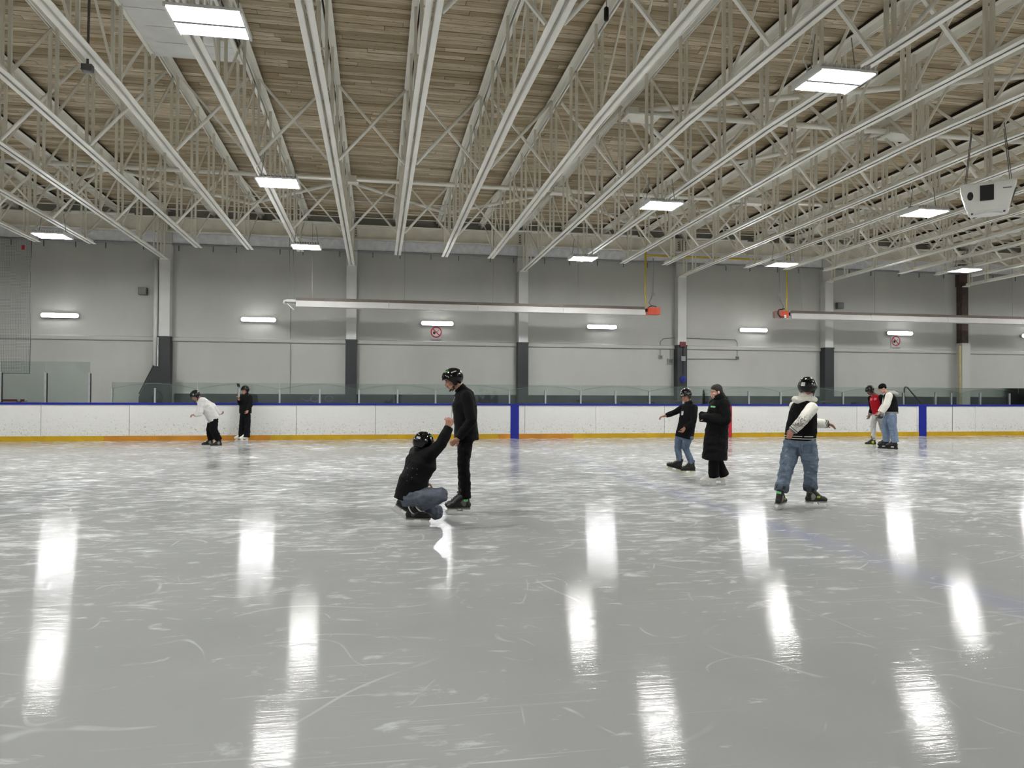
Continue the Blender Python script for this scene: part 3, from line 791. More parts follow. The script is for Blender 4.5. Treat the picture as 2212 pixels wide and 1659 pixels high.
# no-smoking signs
M_SIGNR = plain('sign_red', srgb(176, 34, 48), 0.4)
def no_smoking(x, z, label):
    t = empty('no_smoking_sign', (x, YW - 0.012, z))
    bm = BM(); box2(bm, (-0.23, -0.004, -0.29), (0.23, 0.01, 0.27)); obj('plate', bm, plain('sign_plate', srgb(176, 176, 176), 0.35), t)
    bm = BM(); n = 28
    for k in range(n):
        a0, a1 = 2 * math.pi * k / n, 2 * math.pi * (k + 1) / n
        v = [bm.verts.new((r * math.cos(a), -0.008, 0.05 + r * math.sin(a))) for a in (a0, a1) for r in (0.16, 0.2)]
        bm.faces.new((v[0], v[1], v[3], v[2]))
    obj('ring', bm, M_SIGNR, t)
    bm = BM(); add_box(bm, (0, -0.007, 0.05), (0.036, 0.004, 0.36), Matrix.Rotation(math.pi / 4, 3, 'Y') @ Matrix.Rotation(math.pi / 2, 3, 'Y')); obj('slash', bm, M_SIGNR, t)
    bm = BM(); add_box(bm, (0.03, -0.006, 0.07), (0.16, 0.003, 0.022), Matrix.Rotation(-0.6, 3, 'Y')); obj('cigarette', bm, M_DGREY, t)
    bm = BM(); add_ball(bm, (-0.07, -0.006, 0.02), (0.045, 0.003, 0.055)); obj('hand_symbol', bm, M_BLACK, t)
    bm = BM(); box2(bm, (-0.19, -0.007, -0.235), (0.19, -0.003, -0.215)); box2(bm, (-0.15, -0.007, -0.265), (0.15, -0.003, -0.25)); obj('caption', bm, M_DGREY, t)
    tag(t, label, 'sign', 'no-smoking signs under wall lights')
no_smoking(2.1, 3.63, 'no-smoking sign with red ring above the standing skater in black')
no_smoking(20.63, 3.63, 'no-smoking sign with red ring left of the brown pillar')

# wall speakers
for x, z, lb in ((-7.74, 4.86, 'small grey speaker box left of the first pillar'), (18.08, 5.03, 'small grey speaker box right of the fifth pillar')):
    t = empty('wall_speaker', (x, YW, z))
    bm = BM(); box2(bm, (-0.13, -0.16, -0.12), (0.13, 0, 0.12)); obj('cabinet', bm, M_DGREY, t)
    bm = BM(); box2(bm, (-0.11, -0.168, -0.10), (0.11, -0.16, 0.10)); obj('grille', bm, plain('grille_grey', srgb(120, 118, 116), 0.7), t)
    bm = BM(); box2(bm, (-0.05, -0.172, 0.0), (0.05, -0.168, 0.012)); obj('badge', bm, M_GREY, t)
    tag(t, lb, 'speaker', 'wall speakers')

# alarm box, conduits and hose reel at the fourth pillar
px4 = PX0 + 3 * BAY
t = empty('alarm_box', (px4, YW - 0.36, 3.37))
bm = BM(); box2(bm, (-0.10, -0.1, -0.09), (0.10, 0, 0.09)); obj('housing', bm, plain('alarm_red', srgb(120, 40, 42), 0.45), t)
bm = BM(); box2(bm, (-0.07, -0.11, -0.05), (0.07, -0.1, 0.03)); obj('cover', bm, plain('alarm_cover', srgb(90, 34, 36), 0.3), t)
tag(t, 'dark red alarm box at the top of the pillar base', 'alarm')
t = empty('switch_box', (px4 + 0.02, YW - 0.36, 2.83))
bm = BM(); box2(bm, (-0.085, -0.06, -0.09), (0.085, 0, 0.09)); obj('box', bm, M_GREY, t)
bm = BM(); box2(bm, (-0.07, -0.066, -0.07), (0.07, -0.06, 0.07)); obj('cover', bm, plain('cover_grey', srgb(128, 136, 140), 0.4), t)
bm = BM(); add_tube(bm, [(0, -0.02, 0.09), (0, -0.02, 0.45)], 0.012, 6); add_tube(bm, [(0, -0.02, -0.09), (0, -0.02, -0.6)], 0.01, 6); obj('cord', bm, M_BLACK, t)
tag(t, 'grey switch box on the charcoal pillar base', 'switch')
t = empty('hose_reel', (px4 + 0.02, YW - 0.36, 2.05))
bm = BM(); n = 20
for k in range(4): add_tube(bm, [((0.10 - k * 0.02) * math.cos(2 * math.pi * a / n), -0.03 - 0.01 * k, (0.12 - 0.02 * k) * math.sin(2 * math.pi * a / n)) for a in range(n + 1)], 0.012, 6)
obj('coil', bm, plain('hose_blue', srgb(34, 44, 150), 0.4), t, True)
bm = BM(); add_tube(bm, [(0, 0, 0.0), (0, -0.08, 0.0)], 0.03, 8); obj('hook', bm, M_DARK, t)
tag(t, 'blue coiled hose hanging on the charcoal pillar base', 'hose')
def conduit(pts, label):
    bm = BM(); add_tube(bm, [(x, YW - 0.03, z) for x, z in pts], 0.016, 6)
    return tag(obj('wall_conduit', bm, M_GREY), label, 'conduit', 'thin conduits on the back wall')
conduit([(11.62, 3.63), (13.66, 3.61), (13.74, 3.5), (13.74, 2.95)], 'thin conduit loop right of the fourth pillar')
conduit([(13.74, 2.86), (11.62, 2.84)], 'thin conduit running low from pillar to socket')
conduit([(11.2, 3.64), (10.72, 3.6), (10.6, 3.48), (10.6, 2.95)], 'thin conduit loop left of the fourth pillar')
conduit([(6.2, 3.28), (10.85, 3.27), (11.0, 3.18), (11.0, 2.85)], 'thin conduit dropping to the grey socket box')
conduit([(-2.95, 1.45), (-2.95, 4.4)], 'thin upright conduit on the wall below the heater elbow')
for x, z, s, lb in ((10.61, 2.9, 0.06, 'small socket box at the end of the left conduit'), (13.74, 2.9, 0.06, 'small socket box at the end of the right conduit'), (10.99, 2.74, 0.10, 'square grey vent box left of the fourth pillar')):
    t = empty('socket_box', (x, YW, z))
    bm = BM(); box2(bm, (-s, -0.07, -s), (s, 0, s)); obj('box', bm, M_GREY, t)
    bm = BM(); box2(bm, (-s * .7, -0.078, -s * .7), (s * .7, -0.07, s * .7)); obj('cover', bm, M_DGREY, t)
    tag(t, lb, 'socket')

# speaker / scoreboard cabinet hung over centre ice
t = empty('hanging_cabinet', (10.85, 11.75, 4.79)); t.rotation_euler = (0, 0, -0.74); t.scale = (0.84, 0.84, 1.0)
M_CAB = plain('cabinet_white', srgb(216, 216, 210), 0.4, 0, 0.02, 3)
bm = BM()
v = [bm.verts.new(p) for p in ((-0.36, -0.30, 0.0), (0.36, -0.30, 0.0), (0.36, 0.30, 0.0), (-0.36, 0.30, 0.0), (-0.52, -0.42, 0.5), (0.52, -0.42, 0.5), (0.52, 0.42, 0.5), (-0.52, 0.42, 0.5))]
for q in ((0, 1, 2, 3), (4, 7, 6, 5), (0, 4, 5, 1), (1, 5, 6, 2), (2, 6, 7, 3), (3, 7, 4, 0)): bm.faces.new([v[i] for i in q])
bmesh.ops.bevel(bm, geom=bm.edges[:], offset=0.02, segments=2, affect='EDGES')
obj('cabinet', bm, M_CAB, t)
def on_front(x, z, d=0.0): return (x, -0.30 - 0.24 * z - d, z)
tilt = Matrix.Rotation(math.atan(0.24), 3, 'X')
bm = BM(); add_box(bm, on_front(-0.02, 0.31, 0.004), (0.25, 0.02, 0.27), tilt); obj('square_port', bm, M_BLACK, t)
bm = BM(); pr = [(0.055 * math.cos(2 * math.pi * k / 18), 0.075 * math.sin(2 * math.pi * k / 18)) for k in range(18)]
mm = Matrix.Translation(on_front(-0.32, 0.28, 0.004)) @ tilt.to_4x4(); add_prism(bm, pr, 0.02, mm); obj('round_port', bm, M_BLACK, t)
bm = BM(); add_box(bm, on_front(0.34, 0.36, 0.003), (0.15, 0.01, 0.016), tilt); obj('name_plate', bm, M_DGREY, t)
bm = BM(); pr = [(0.26 * math.cos(2 * math.pi * k / 24), 0.2 * math.sin(2 * math.pi * k / 24)) for k in range(24)]
add_prism(bm, pr, 0.03, Matrix.Translation((0, 0, -0.012)) @ Matrix.Rotation(math.pi / 2, 4, 'X')); obj('bottom_grille', bm, M_WHITE, t)
for sx in (-1, 1):
    for k in range(3):
        bm = BM(); box2(bm, (sx * (0.29 - 0.0 * k) - 0.02 + sx * 0.0, -0.2 + k * 0.05, -0.012), (sx * 0.29 + 0.02, -0.17 + k * 0.05, -0.001)); obj('louvre', bm, M_BLACK, t)
for sx in (-1, 1):
    bm = BM(); v = [bm.verts.new(p) for p in ((sx * 0.40, -0.20, 0.08), (sx * 0.40, 0.2, 0.08), (sx * 0.508, 0.28, 0.42), (sx * 0.508, -0.28, 0.42))]; bm.faces.new(v)
    bmesh.ops.solidify(bm, geom=bm.faces[:], thickness=0.01); obj('side_port', bm, M_BLACK, t)
for sx, sy in ((-0.42, -0.32), (0.42, -0.32), (0.42, 0.32), (-0.42, 0.32)):
    bm = BM(); add_tube(bm, [(sx, sy, 0.49), (sx * 0.7, sy * 0.7, 1.55)], 0.008, 5); obj('hanger_cable', bm, M_DGREY, t)
tag(t, 'white tapered speaker cabinet with black square hung at right', 'speaker cabinet')

# things behind the glass
t = empty('handrail', (20.63, 26.5, 0))
bm = BM(); add_tube(bm, [(0, 0, 1.2), (0, 0, 1.76), (0.05, 0, 1.82), (0.14, 0, 1.80), (0.95, 0, 0.95)], 0.025, 8); obj('rail', bm, M_DARK, t, True)
bm = BM(); add_tube(bm, [(0.95, 0, 0.95), (0.95, 0, 0.0)], 0.025, 8); add_tube(bm, [(0, 0, 1.2), (0, 0, 0)], 0.025, 8); obj('post', bm, M_DARK, t, True)
tag(t, 'dark metal handrail behind the glass beside the skating pair', 'handrail')
def bench(x0, x1, label, mt):
    t = empty('bench', ((x0 + x1) / 2, 26.3, 0)); h = (x1 - x0) / 2
    bm = BM(); box2(bm, (-h, -0.2, 1.2), (h, 0.2, 1.25)); obj('seat', bm, mt, t)
    for s in (-1, 1):
        bm = BM(); box2(bm, (s * (h - 0.25) - 0.1, -0.15, 0), (s * (h - 0.25) + 0.1, 0.15, 1.2)); obj('leg', bm, mt, t)
    tag(t, label, 'bench', 'benches on the walkway')
bench(7.2, 9.2, 'dark table behind the glass right of the left blue stripe', M_DARK)
bench(9.9, 12.4, 'dark table behind the glass behind the girl in jeans', M_DARK)
bench(15.9, 18.6, 'dark table behind the glass near the white-sleeved skater', M_DARK)
t = empty('covered_chairs', (-1.8, 26.2, 0))
bm = BM(); box2(bm, (-0.85, -0.25, 0), (0.85, 0.25, 1.40)); obj('cover', bm, plain('navy_banner', srgb(36, 40, 52), 0.6), t)
bm = BM(); n = 16
for cx in (-0.25, 0.22):
    add_tube(bm, [(cx + 0.13 * math.cos(2 * math.pi * k / n), -0.255, 1.28 + 0.1 * math.sin(2 * math.pi * k / n)) for k in range(n + 1)], 0.012, 5)
add_tube(bm, [(-0.7, -0.255, 1.3), (-0.5, -0.255, 1.2), (-0.3, -0.255, 1.3)], 0.014, 5)
obj('print', bm, plain('banner_print', srgb(92, 96, 110), 0.6), t)
tag(t, 'dark banner with curled print behind the glass left of the second pillar', 'banner')
t = empty('red_bench', (-11.3, 25.2, 0))
bm = BM(); box2(bm, (-0.9, -0.06, 1.17), (0.72, 0.06, 1.24)); obj('seat', bm, plain('bench_red', srgb(150, 40, 40), 0.5), t)
for x in (0.58, 0.78):
    bm = BM(); add_ball(bm, (x, -0.07, 1.205), 0.045); obj('roller', bm, M_WHITE, t, True)
bm = BM(); box2(bm, (-0.8, -0.05, 0), (-0.7, 0.05, 1.17)); box2(bm, (0.5, -0.05, 0), (0.6, 0.05, 1.17)); obj('leg', bm, M_DGREY, t)
tag(t, 'red bar with two white knobs behind the glass at far left', 'bench')

o = empty('bottle', (11.45, 25.0, 0))
bm = BM(); add_tube(bm, [(0, 0, 1.12), (0, 0, 1.52), (0, 0, 1.58), (0, 0, 1.64)], [0.045, 0.045, 0.03, 0.03], 10); obj('body', bm, M_BLACK, o, True)
bm = BM(); box2(bm, (-0.2, -0.15, 0), (0.2, 0.15, 1.12)); obj('stand', bm, M_DARK, o)
tag(o, 'tall black bottle standing behind the glass beside the long-coated woman', 'bottle')

# ================================================================== people
PEOPLE = {}
PEOPLE['p4'] = dict(loc=(1.025, 9.313), az=0.1096, J=dict(head=(-0.09, 0.0, 1.659), neck=(0.009, 0.0, 1.554), shN=(0.083, -0.17, 1.467), shF=(0.044, 0.18, 1.472), elN=(0.143, -0.24, 1.169), wrN=(-0.018, -0.25, 0.952), elF=(0.088, 0.24, 1.193), wrF=(-0.059, 0.06, 1.16), chest=(0.055, 0.0, 1.364), waist=(0.073, -0.0, 1.133), pelv=(0.083, 0.0, 0.964), hipN=(0.08, -0.09, 0.962), hipF=(0.074, 0.09, 0.951), knN=(0.045, -0.1, 0.661), knF=(0.051, 0.1, 0.642), anN=(0.063, -0.1, 0.259), anF=(0.058, 0.1, 0.245), skN=(0.005, -0.072, 0.0), skF=(-0.023, 0.055, 0.0)))
PEOPLE['p3'] = dict(loc=(0.429, 8.491), az=0.0505, J=dict(head=(0.093, 0.04, 0.91), neck=(0.091, 0.03, 0.828), shN=(0.174, -0.08, 0.824), shF=(0.008, 0.2, 0.796), elN=(0.292, -0.06, 0.932), wrN=(0.381, 0.0, 1.118), elF=(0.099, 0.42, 0.572), wrF=(0.112, 0.4, 0.446), chest=(0.07, 0.05, 0.704), waist=(-0.008, 0.04, 0.515), pelv=(-0.05, 0.03, 0.357), hipN=(-0.067, -0.09, 0.337), hipF=(-0.026, 0.15, 0.316), knN=(0.287, -0.14, 0.37), knF=(0.243, 0.2, 0.13), anN=(0.036, -0.12, 0.172), anF=(-0.092, 0.12, 0.154), skN=(0.035, 0.069, 0.0), skF=(-0.153, 0.12, 0.102)))
PEOPLE['p5'] = dict(loc=(5.664, 13.055), az=0.4093, J=dict(head=(-0.032, -0.0, 1.467), neck=(0.027, 0.02, 1.32), shN=(0.117, -0.1, 1.249), shF=(-0.072, 0.12, 1.256), elN=(0.108, -0.2, 1.006), wrN=(-0.05, -0.28, 0.891), elF=(-0.243, 0.1, 1.156), wrF=(-0.394, 0.04, 1.097), chest=(0.014, -0.0, 1.152), waist=(-0.012, 0.0, 0.944), pelv=(-0.051, -0.0, 0.762), hipN=(0.021, -0.06, 0.713), hipF=(-0.149, 0.06, 0.71), knN=(-0.037, -0.09, 0.508), knF=(-0.178, 0.04, 0.502), anN=(0.038, -0.05, 0.22), anF=(-0.168, 0.05, 0.232), skN=(0.01, 0.129, -0.0), skF=(-0.26, 0.05, 0.054)))
PEOPLE['p6'] = dict(loc=(5.43, 11.495), az=0.4413, J=dict(head=(0.047, 0.0, 1.54), neck=(0.103, 0.0, 1.421), shN=(0.169, -0.17, 1.335), shF=(0.034, 0.16, 1.342), elN=(0.197, -0.22, 1.092), wrN=(-0.108, -0.18, 1.116), elF=(0.064, 0.2, 1.088), wrF=(-0.121, 0.05, 1.138), chest=(0.091, 0.0, 1.226), waist=(0.069, 0.0, 0.988), pelv=(0.052, 0.0, 0.834), hem=(0.024, 0.0, 0.436), hipN=(0.052, -0.09, 0.815), hipF=(0.058, 0.09, 0.805), knN=(0.012, -0.06, 0.423), knF=(0.07, 0.08, 0.412), anN=(0.002, -0.06, 0.115), anF=(0.094, 0.12, 0.105), skN=(-0.067, -0.004, 0.0), skF=(0.08, 0.193, 0.0)))
PEOPLE['p7'] = dict(loc=(5.436, 9.031), az=0.5418, J=dict(head=(0.142, 0.0, 1.578), neck=(0.114, -0.0, 1.473), shN=(0.188, -0.14, 1.33), shF=(-0.017, 0.12, 1.341), elN=(0.074, -0.3, 1.178), wrN=(-0.032, -0.3, 1.056), elF=(0.207, 0.3, 1.125), wrF=(0.36, 0.4, 1.114), chest=(0.082, -0.0, 1.25), waist=(0.058, 0.0, 1.039), pelv=(0.044, 0.0, 0.91), hipN=(0.136, -0.06, 0.869), hipF=(-0.05, 0.06, 0.857), knN=(0.179, -0.06, 0.535), knF=(-0.125, 0.1, 0.513), anN=(0.188, -0.05, 0.233), anF=(-0.182, 0.12, 0.217), skN=(0.239, 0.228, 0.0), skF=(-0.205, -0.081, 0.0)))
PEOPLE['p8'] = dict(loc=(13.968, 19.332), az=0.6257, J=dict(head=(-0.022, -0.0, 1.616), neck=(0.122, -0.0, 1.509), shN=(0.264, -0.12, 1.438), shF=(-0.008, 0.14, 1.404), elN=(0.3, -0.1, 1.217), wrN=(0.207, -0.16, 0.994), elF=(0.028, 0.12, 1.114), wrF=(-0.023, 0.06, 0.922), chest=(0.136, -0.0, 1.325), waist=(0.172, 0.0, 1.102), pelv=(0.194, 0.0, 0.959), hipN=(0.25, -0.04, 0.929), hipF=(0.122, 0.08, 0.924), knN=(0.279, 0.02, 0.609), knF=(0.061, 0.05, 0.603), anN=(0.373, 0.12, 0.224), anF=(0.057, 0.05, 0.21), skN=(0.341, 0.37, 0.0), skF=(0.003, -0.075, 0.0)))
PEOPLE['p9'] = dict(loc=(13.983, 18.62), az=0.6441, J=dict(head=(-0.13, 0.0, 1.676), neck=(-0.016, -0.0, 1.557), shN=(0.032, -0.18, 1.48), shF=(-0.017, 0.17, 1.479), elN=(-0.03, -0.26, 1.227), wrN=(-0.147, -0.26, 1.026), elF=(-0.073, 0.26, 1.22), wrF=(-0.207, 0.2, 1.023), chest=(0.06, -0.0, 1.364), waist=(0.077, -0.0, 1.132), pelv=(0.074, 0.0, 0.993), hipN=(0.086, -0.1, 0.949), hipF=(0.052, 0.1, 0.944), knN=(0.114, -0.1, 0.642), knF=(-0.059, 0.1, 0.63), anN=(0.131, -0.1, 0.227), anF=(-0.018, 0.09, 0.235), skN=(0.107, 0.018, 0.0), skF=(-0.109, 0.229, 0.0)))
PEOPLE['p1'] = dict(loc=(-4.261, 20.878), az=-0.2013, J=dict(head=(-0.413, -0.0, 1.383), neck=(-0.307, -0.0, 1.298), shN=(-0.257, -0.18, 1.257), shF=(-0.282, 0.18, 1.267), elN=(-0.307, -0.25, 0.946), wrN=(-0.419, -0.26, 0.904), elF=(-0.006, 0.3, 1.116), wrF=(0.177, 0.32, 0.898), chest=(-0.17, -0.0, 1.137), waist=(-0.045, -0.0, 0.931), pelv=(0.027, -0.0, 0.798), hipN=(0.038, -0.09, 0.771), hipF=(0.018, 0.09, 0.765), knN=(0.034, -0.1, 0.493), knF=(-0.055, 0.1, 0.499), anN=(0.109, -0.1, 0.161), anF=(-0.06, 0.12, 0.195), skN=(0.106, -0.141, 0.0), skF=(-0.102, 0.24, 0.0)))
PEOPLE['p2'] = dict(loc=(-3.962, 24.0), az=-0.1636, J=dict(head=(0.004, 0.0, 1.54), neck=(0.043, -0.0, 1.424), shN=(0.134, -0.12, 1.34), shF=(-0.072, 0.1, 1.337), elN=(0.163, -0.16, 1.102), wrN=(0.092, -0.24, 0.934), elF=(-0.134, 0.0, 1.151), wrF=(-0.17, -0.12, 1.263), chest=(0.022, -0.0, 1.236), waist=(0.02, 0.0, 0.98), pelv=(0.021, 0.0, 0.843), hipN=(0.085, -0.05, 0.793), hipF=(-0.043, 0.05, 0.791), knN=(0.088, -0.06, 0.436), knF=(-0.08, 0.05, 0.433), anN=(0.091, -0.05, 0.086), anF=(-0.109, 0.05, 0.083), skN=(-0.012, -0.06, 0.0), skF=(-0.157, 0.06, 0.0), tipA=(-0.186, -0.14, 1.356), tipB=(-0.154, -0.14, 1.686), tipC=(-0.166, -0.14, 1.754)))

V3 = Vector
def remesh(name, bm, voxel, smooth, mt, parent=None, decim=None, fold=None):
    me = bpy.data.meshes.new(name); bmesh.ops.recalc_face_normals(bm, faces=bm.faces); bm.to_mesh(me); bm.free()
    o = bpy.data.objects.new(name, me); COL.objects.link(o)
    md = o.modifiers.new('r', 'REMESH'); md.mode = 'VOXEL'; md.voxel_size = voxel
    if smooth:
        ms = o.modifiers.new('s', 'SMOOTH'); ms.factor = 0.5; ms.iterations = smooth
    bpy.context.view_layer.update()
    dg = bpy.context.evaluated_depsgraph_get()
    me2 = bpy.data.meshes.new_from_object(o.evaluated_get(dg))
    o.modifiers.clear(); o.data = me2; bpy.data.meshes.remove(me); me2.name = name
    if fold:
        amp, freq = fold; nv = len(me2.vertices)
        co = np.empty(nv * 3, 'f'); no = np.empty(nv * 3, 'f')
        me2.vertices.foreach_get('co', co); me2.vertex_normals.foreach_get('vector', no)
        co = co.reshape(-1, 3); no = no.reshape(-1, 3)
        h = np.array([noise.noise(V3((x * freq, y * freq, z * freq * 1.7))) + 0.5 * noise.noise(V3((x * freq * 2.3, y * freq * 2.3, z * freq * 2.3))) for x, y, z in co.tolist()], 'f')
        me2.vertices.foreach_set('co', (co + no * (amp * h)[:, None]).ravel())
    me2.materials.clear(); me2.materials.append(mt)
    me2.polygons.foreach_set('use_smooth', [True] * len(me2.polygons)); me2.update()
    if parent: o.parent = parent
    return o

def limb(bm, pts, rads, flat_end=False, n=14):
    pts = [V3(p) for p in pts]
    for i in range(len(pts) - 1):
        add_tube(bm, [pts[i], pts[i + 1]], [rads[i], rads[i + 1]], n)
    for i, p in enumerate(pts):
        if flat_end and i == len(pts) - 1: continue
        add_ball(bm, p, rads[i], None, n, 8)

def loft(bm, secs, n=20):
    """secs: (centre, lateral unit vector, half width, half depth)"""
    rings = []
    for i, (c, lat, a, b) in enumerate(secs):
        c = V3(c)
        d = V3(secs[min(i + 1, len(secs) - 1)][0]) - V3(secs[max(i - 1, 0)][0]); d.normalize()
        lat = V3(lat); lat = (lat - d * lat.dot(d)).normalized(); dep = d.cross(lat).normalized()
        rings.append([bm.verts.new(c + lat * (a * math.copysign(abs(math.cos(t)) ** 0.8, math.cos(t))) + dep * (b * math.copysign(abs(math.sin(t)) ** 0.8, math.sin(t)))) for t in [2 * math.pi * k / n for k in range(n)]])
    for i in range(len(rings) - 1):
        for k in range(n): bm.faces.new((rings[i][k], rings[i][(k + 1) % n], rings[i + 1][(k + 1) % n], rings[i + 1][k]))
    bm.faces.new(rings[0][::-1]); bm.faces.new(rings[-1])

def hand(bm, w, d, nrm, thumb, curl=0.5, sc=1.0, spread=1.0):
    """palm, four unequal fingers and a thumb; d pointing, nrm side the fingers curl to, thumb = +1/-1 side"""
    w = V3(w); d = V3(d).normalized(); nrm = V3(nrm); nrm = (nrm - d * nrm.dot(d)).normalized(); s = d.cross(nrm).normalized() * thumb
    rot = Matrix((s, d, nrm)).transposed()
    add_ball(bm, w + d * 0.045 * sc, (0.041 * sc, 0.052 * sc, 0.017 * sc), rot)
    limb(bm, [w - d * 0.03, w + d * 0.02 * sc], [0.027 * sc, 0.026 * sc])
    for k, (off, ln) in enumerate(((0.030, 0.072), (0.010, 0.080), (-0.010, 0.074), (-0.029, 0.058))):
        base = w + d * (0.082 - 0.004 * abs(k - 1)) * sc + s * off * sc
        dirv = (d + s * off * 2.2 * spread).normalized(); pts = [base]; p = base
        for j, fr in enumerate((0.42, 0.33, 0.25)):
            a = curl * (0.9 if j == 0 else 1.15) * (1 + 0.06 * k)
            ax = dirv.cross(nrm).normalized()
            dirv = Matrix.Rotation(a, 3, ax) @ dirv
            p = p + dirv * ln * fr * sc; pts.append(p)
        limb(bm, pts, [0.0098 * sc, 0.0092 * sc, 0.0085 * sc, 0.0075 * sc], n=10)
    tb = w + d * 0.028 * sc + s * 0.034 * sc
    t1 = tb + (d * 0.7 + s * 0.65 + nrm * 0.25).normalized() * 0.034 * sc
    t2 = t1 + (d * 0.95 + s * (0.25 - 0.3 * curl) + nrm * (0.2 + 0.5 * curl)).normalized() * 0.03 * sc
    limb(bm, [tb, t1, t2], [0.013 * sc, 0.011 * sc, 0.009 * sc], n=10)

class Head:
    def __init__(s, c, fwd, up=(0, 0, 1), sc=1.0):
        s.c = V3(c); s.f = V3(fwd).normalized(); up = V3(up)
        s.s = s.f.cross(up).normalized(); s.u = s.s.cross(s.f).normalized(); s.sc = sc
        s.rot = Matrix((s.s, s.f, s.u)).transposed()
    def p(s, x, y, z): return s.c + (s.s * x + s.f * y + s.u * z) * s.sc
    def face(s, bm):
        k = s.sc; r = lambda *a: tuple(v * k for v in a)
        add_ball(bm, s.p(0, -0.012, 0.035), r(0.076, 0.096, 0.088), s.rot, 18, 12)     # skull
        add_ball(bm, s.p(0, 0.022, -0.035), r(0.060, 0.066, 0.078), s.rot, 16, 10)     # face
        add_ball(bm, s.p(0, 0.046, -0.094), r(0.030, 0.030, 0.022), s.rot)             # chin
        for sx in (-1, 1):
            add_ball(bm, s.p(sx * 0.040, 0.040, -0.075), r(0.022, 0.034, 0.024), s.rot)   # jaw
            add_ball(bm, s.p(sx * 0.040, 0.060, -0.028), r(0.021, 0.018, 0.018), s.rot)   # cheek
            add_ball(bm, s.p(sx * 0.030, 0.078, 0.022), r(0.026, 0.013, 0.009), s.rot)    # brow
            add_ball(bm, s.p(sx * 0.076, -0.012, -0.012), r(0.010, 0.020, 0.032), s.rot)  # ear
            add_ball(bm, s.p(sx * 0.011, 0.090, -0.036), r(0.008, 0.011, 0.008), s.rot)   # nostril
        limb(bm, [s.p(0, 0.084, 0.012), s.p(0, 0.100, -0.028)], [0.009 * k, 0.013 * k], n=8)  # nose
        add_ball(bm, s.p(0, 0.082, -0.062), r(0.024, 0.012, 0.006), s.rot)             # upper lip
        add_ball(bm, s.p(0, 0.080, -0.074), r(0.021, 0.012, 0.007), s.rot)             # lower lip
    def details(s, body, skin_dark, beard=False, smile=True):
        k = s.sc
        for sx in (-1, 1):
            bm = BM(); add_ball(bm, s.p(sx * 0.031, 0.077, -0.002), tuple(v * k for v in (0.0115, 0.0075, 0.006)), s.rot); e = obj('eye', bm, MAT_EYE, body, True)
            bm = BM(); add_ball(bm, s.p(sx * 0.031, 0.0845, -0.002), 0.0052 * k); obj('pupil', bm, M_BLACK, e, True)
            bm = BM(); limb(bm, [s.p(sx * 0.014, 0.090, 0.024), s.p(sx * 0.034, 0.088, 0.030), s.p(sx * 0.052, 0.074, 0.024)], [0.0028 * k, 0.0032 * k, 0.002 * k], n=6); obj('eyebrow', bm, MAT_BROW, body, True)
        bm = BM(); limb(bm, [s.p(-0.024, 0.079, -0.063), s.p(0, 0.0905, -0.0685), s.p(0.024, 0.079, -0.063)], [0.003 * k, 0.0055 * k, 0.003 * k], n=6); mo = obj('mouth', bm, MAT_LIP, body, True)
        if smile:
            bm = BM(); add_ball(bm, s.p(0, 0.0915, -0.0675), tuple(v * k for v in (0.015, 0.004, 0.0032)), s.rot); obj('teeth', bm, MAT_TEETH, mo, True)
        if beard:
            bm = BM(); limb(bm, [s.p(-0.022, 0.084, -0.055), s.p(0, 0.095, -0.050), s.p(0.022, 0.084, -0.055)], [0.003, 0.005, 0.003], n=6)
            limb(bm, [s.p(-0.06, 0.025, -0.07), s.p(-0.035, 0.06, -0.10), s.p(0, 0.072, -0.112), s.p(0.035, 0.06, -0.10), s.p(0.06, 0.025, -0.07)], [0.008, 0.010, 0.011, 0.010, 0.008], n=8)
            obj('beard', bm, MAT_BROW, body, True)

MAT_EYE = plain('eye_white', srgb(206, 200, 196), 0.25)
MAT_BROW = plain('brow_hair', srgb(18, 13, 11), 0.7)
MAT_LIP = plain('lip', srgb(138, 84, 78), 0.5)
MAT_TEETH = plain('teeth', srgb(222, 218, 208), 0.3)
M_HELM = plain('helmet_black', srgb(4, 4, 5), 0.09, 0, 0.03, 10)
M_STRAP = plain('strap_black', srgb(10, 10, 11), 0.6)
M_GREENTAPE = plain('green_tape', srgb(112, 196, 120), 0.5)
M_STICKER = plain('white_sticker', srgb(214, 214, 214), 0.5)
def skin(nm, r, g_, b): return plain('skin_' + nm, srgb(r, g_, b), 0.5, 0, 0.05, 30, 0.05, 120)
def cloth(nm, r, g_, b, bump=0.25): return plain('cloth_' + nm, srgb(r, g_, b), 0.85, 0, 0.05, 9, bump, 45, 0.2)
def denim(nm, r, g_, b):
    if 'denim_' + nm in MATS: return MATS['denim_' + nm]
    mt, nt, bs, out = new_mat('denim_' + nm); g = N(nt); co = g.coords()
    c = srgb(r, g_, b); f = g.noise(g.mapping(co, (1, 1, 0.4)), 7, 5, 0.65)
    col = g.mix(g.ramp(f, 0.3, 0.72), tuple(v * 0.62 for v in c[:3]) + (1,), tuple(v * 1.22 for v in c[:3]) + (1,))
    weave = g.noise(co, 160, 2)
    g.l(g.mix(g.math('MULTIPLY', weave, 0.10), col, (0.55, 0.6, 0.65, 1)), bs.inputs['Base Color'])
    bs.inputs['Roughness'].default_value = 0.9; bs.inputs['Specular IOR Level'].default_value = 0.15
    g.l(g.bump(g.noise(g.mapping(co, (1, 1, 2.4)), 16, 4), 0.5, 0.02), bs.inputs['Normal'])
    MATS['denim_' + nm] = mt
    return mt

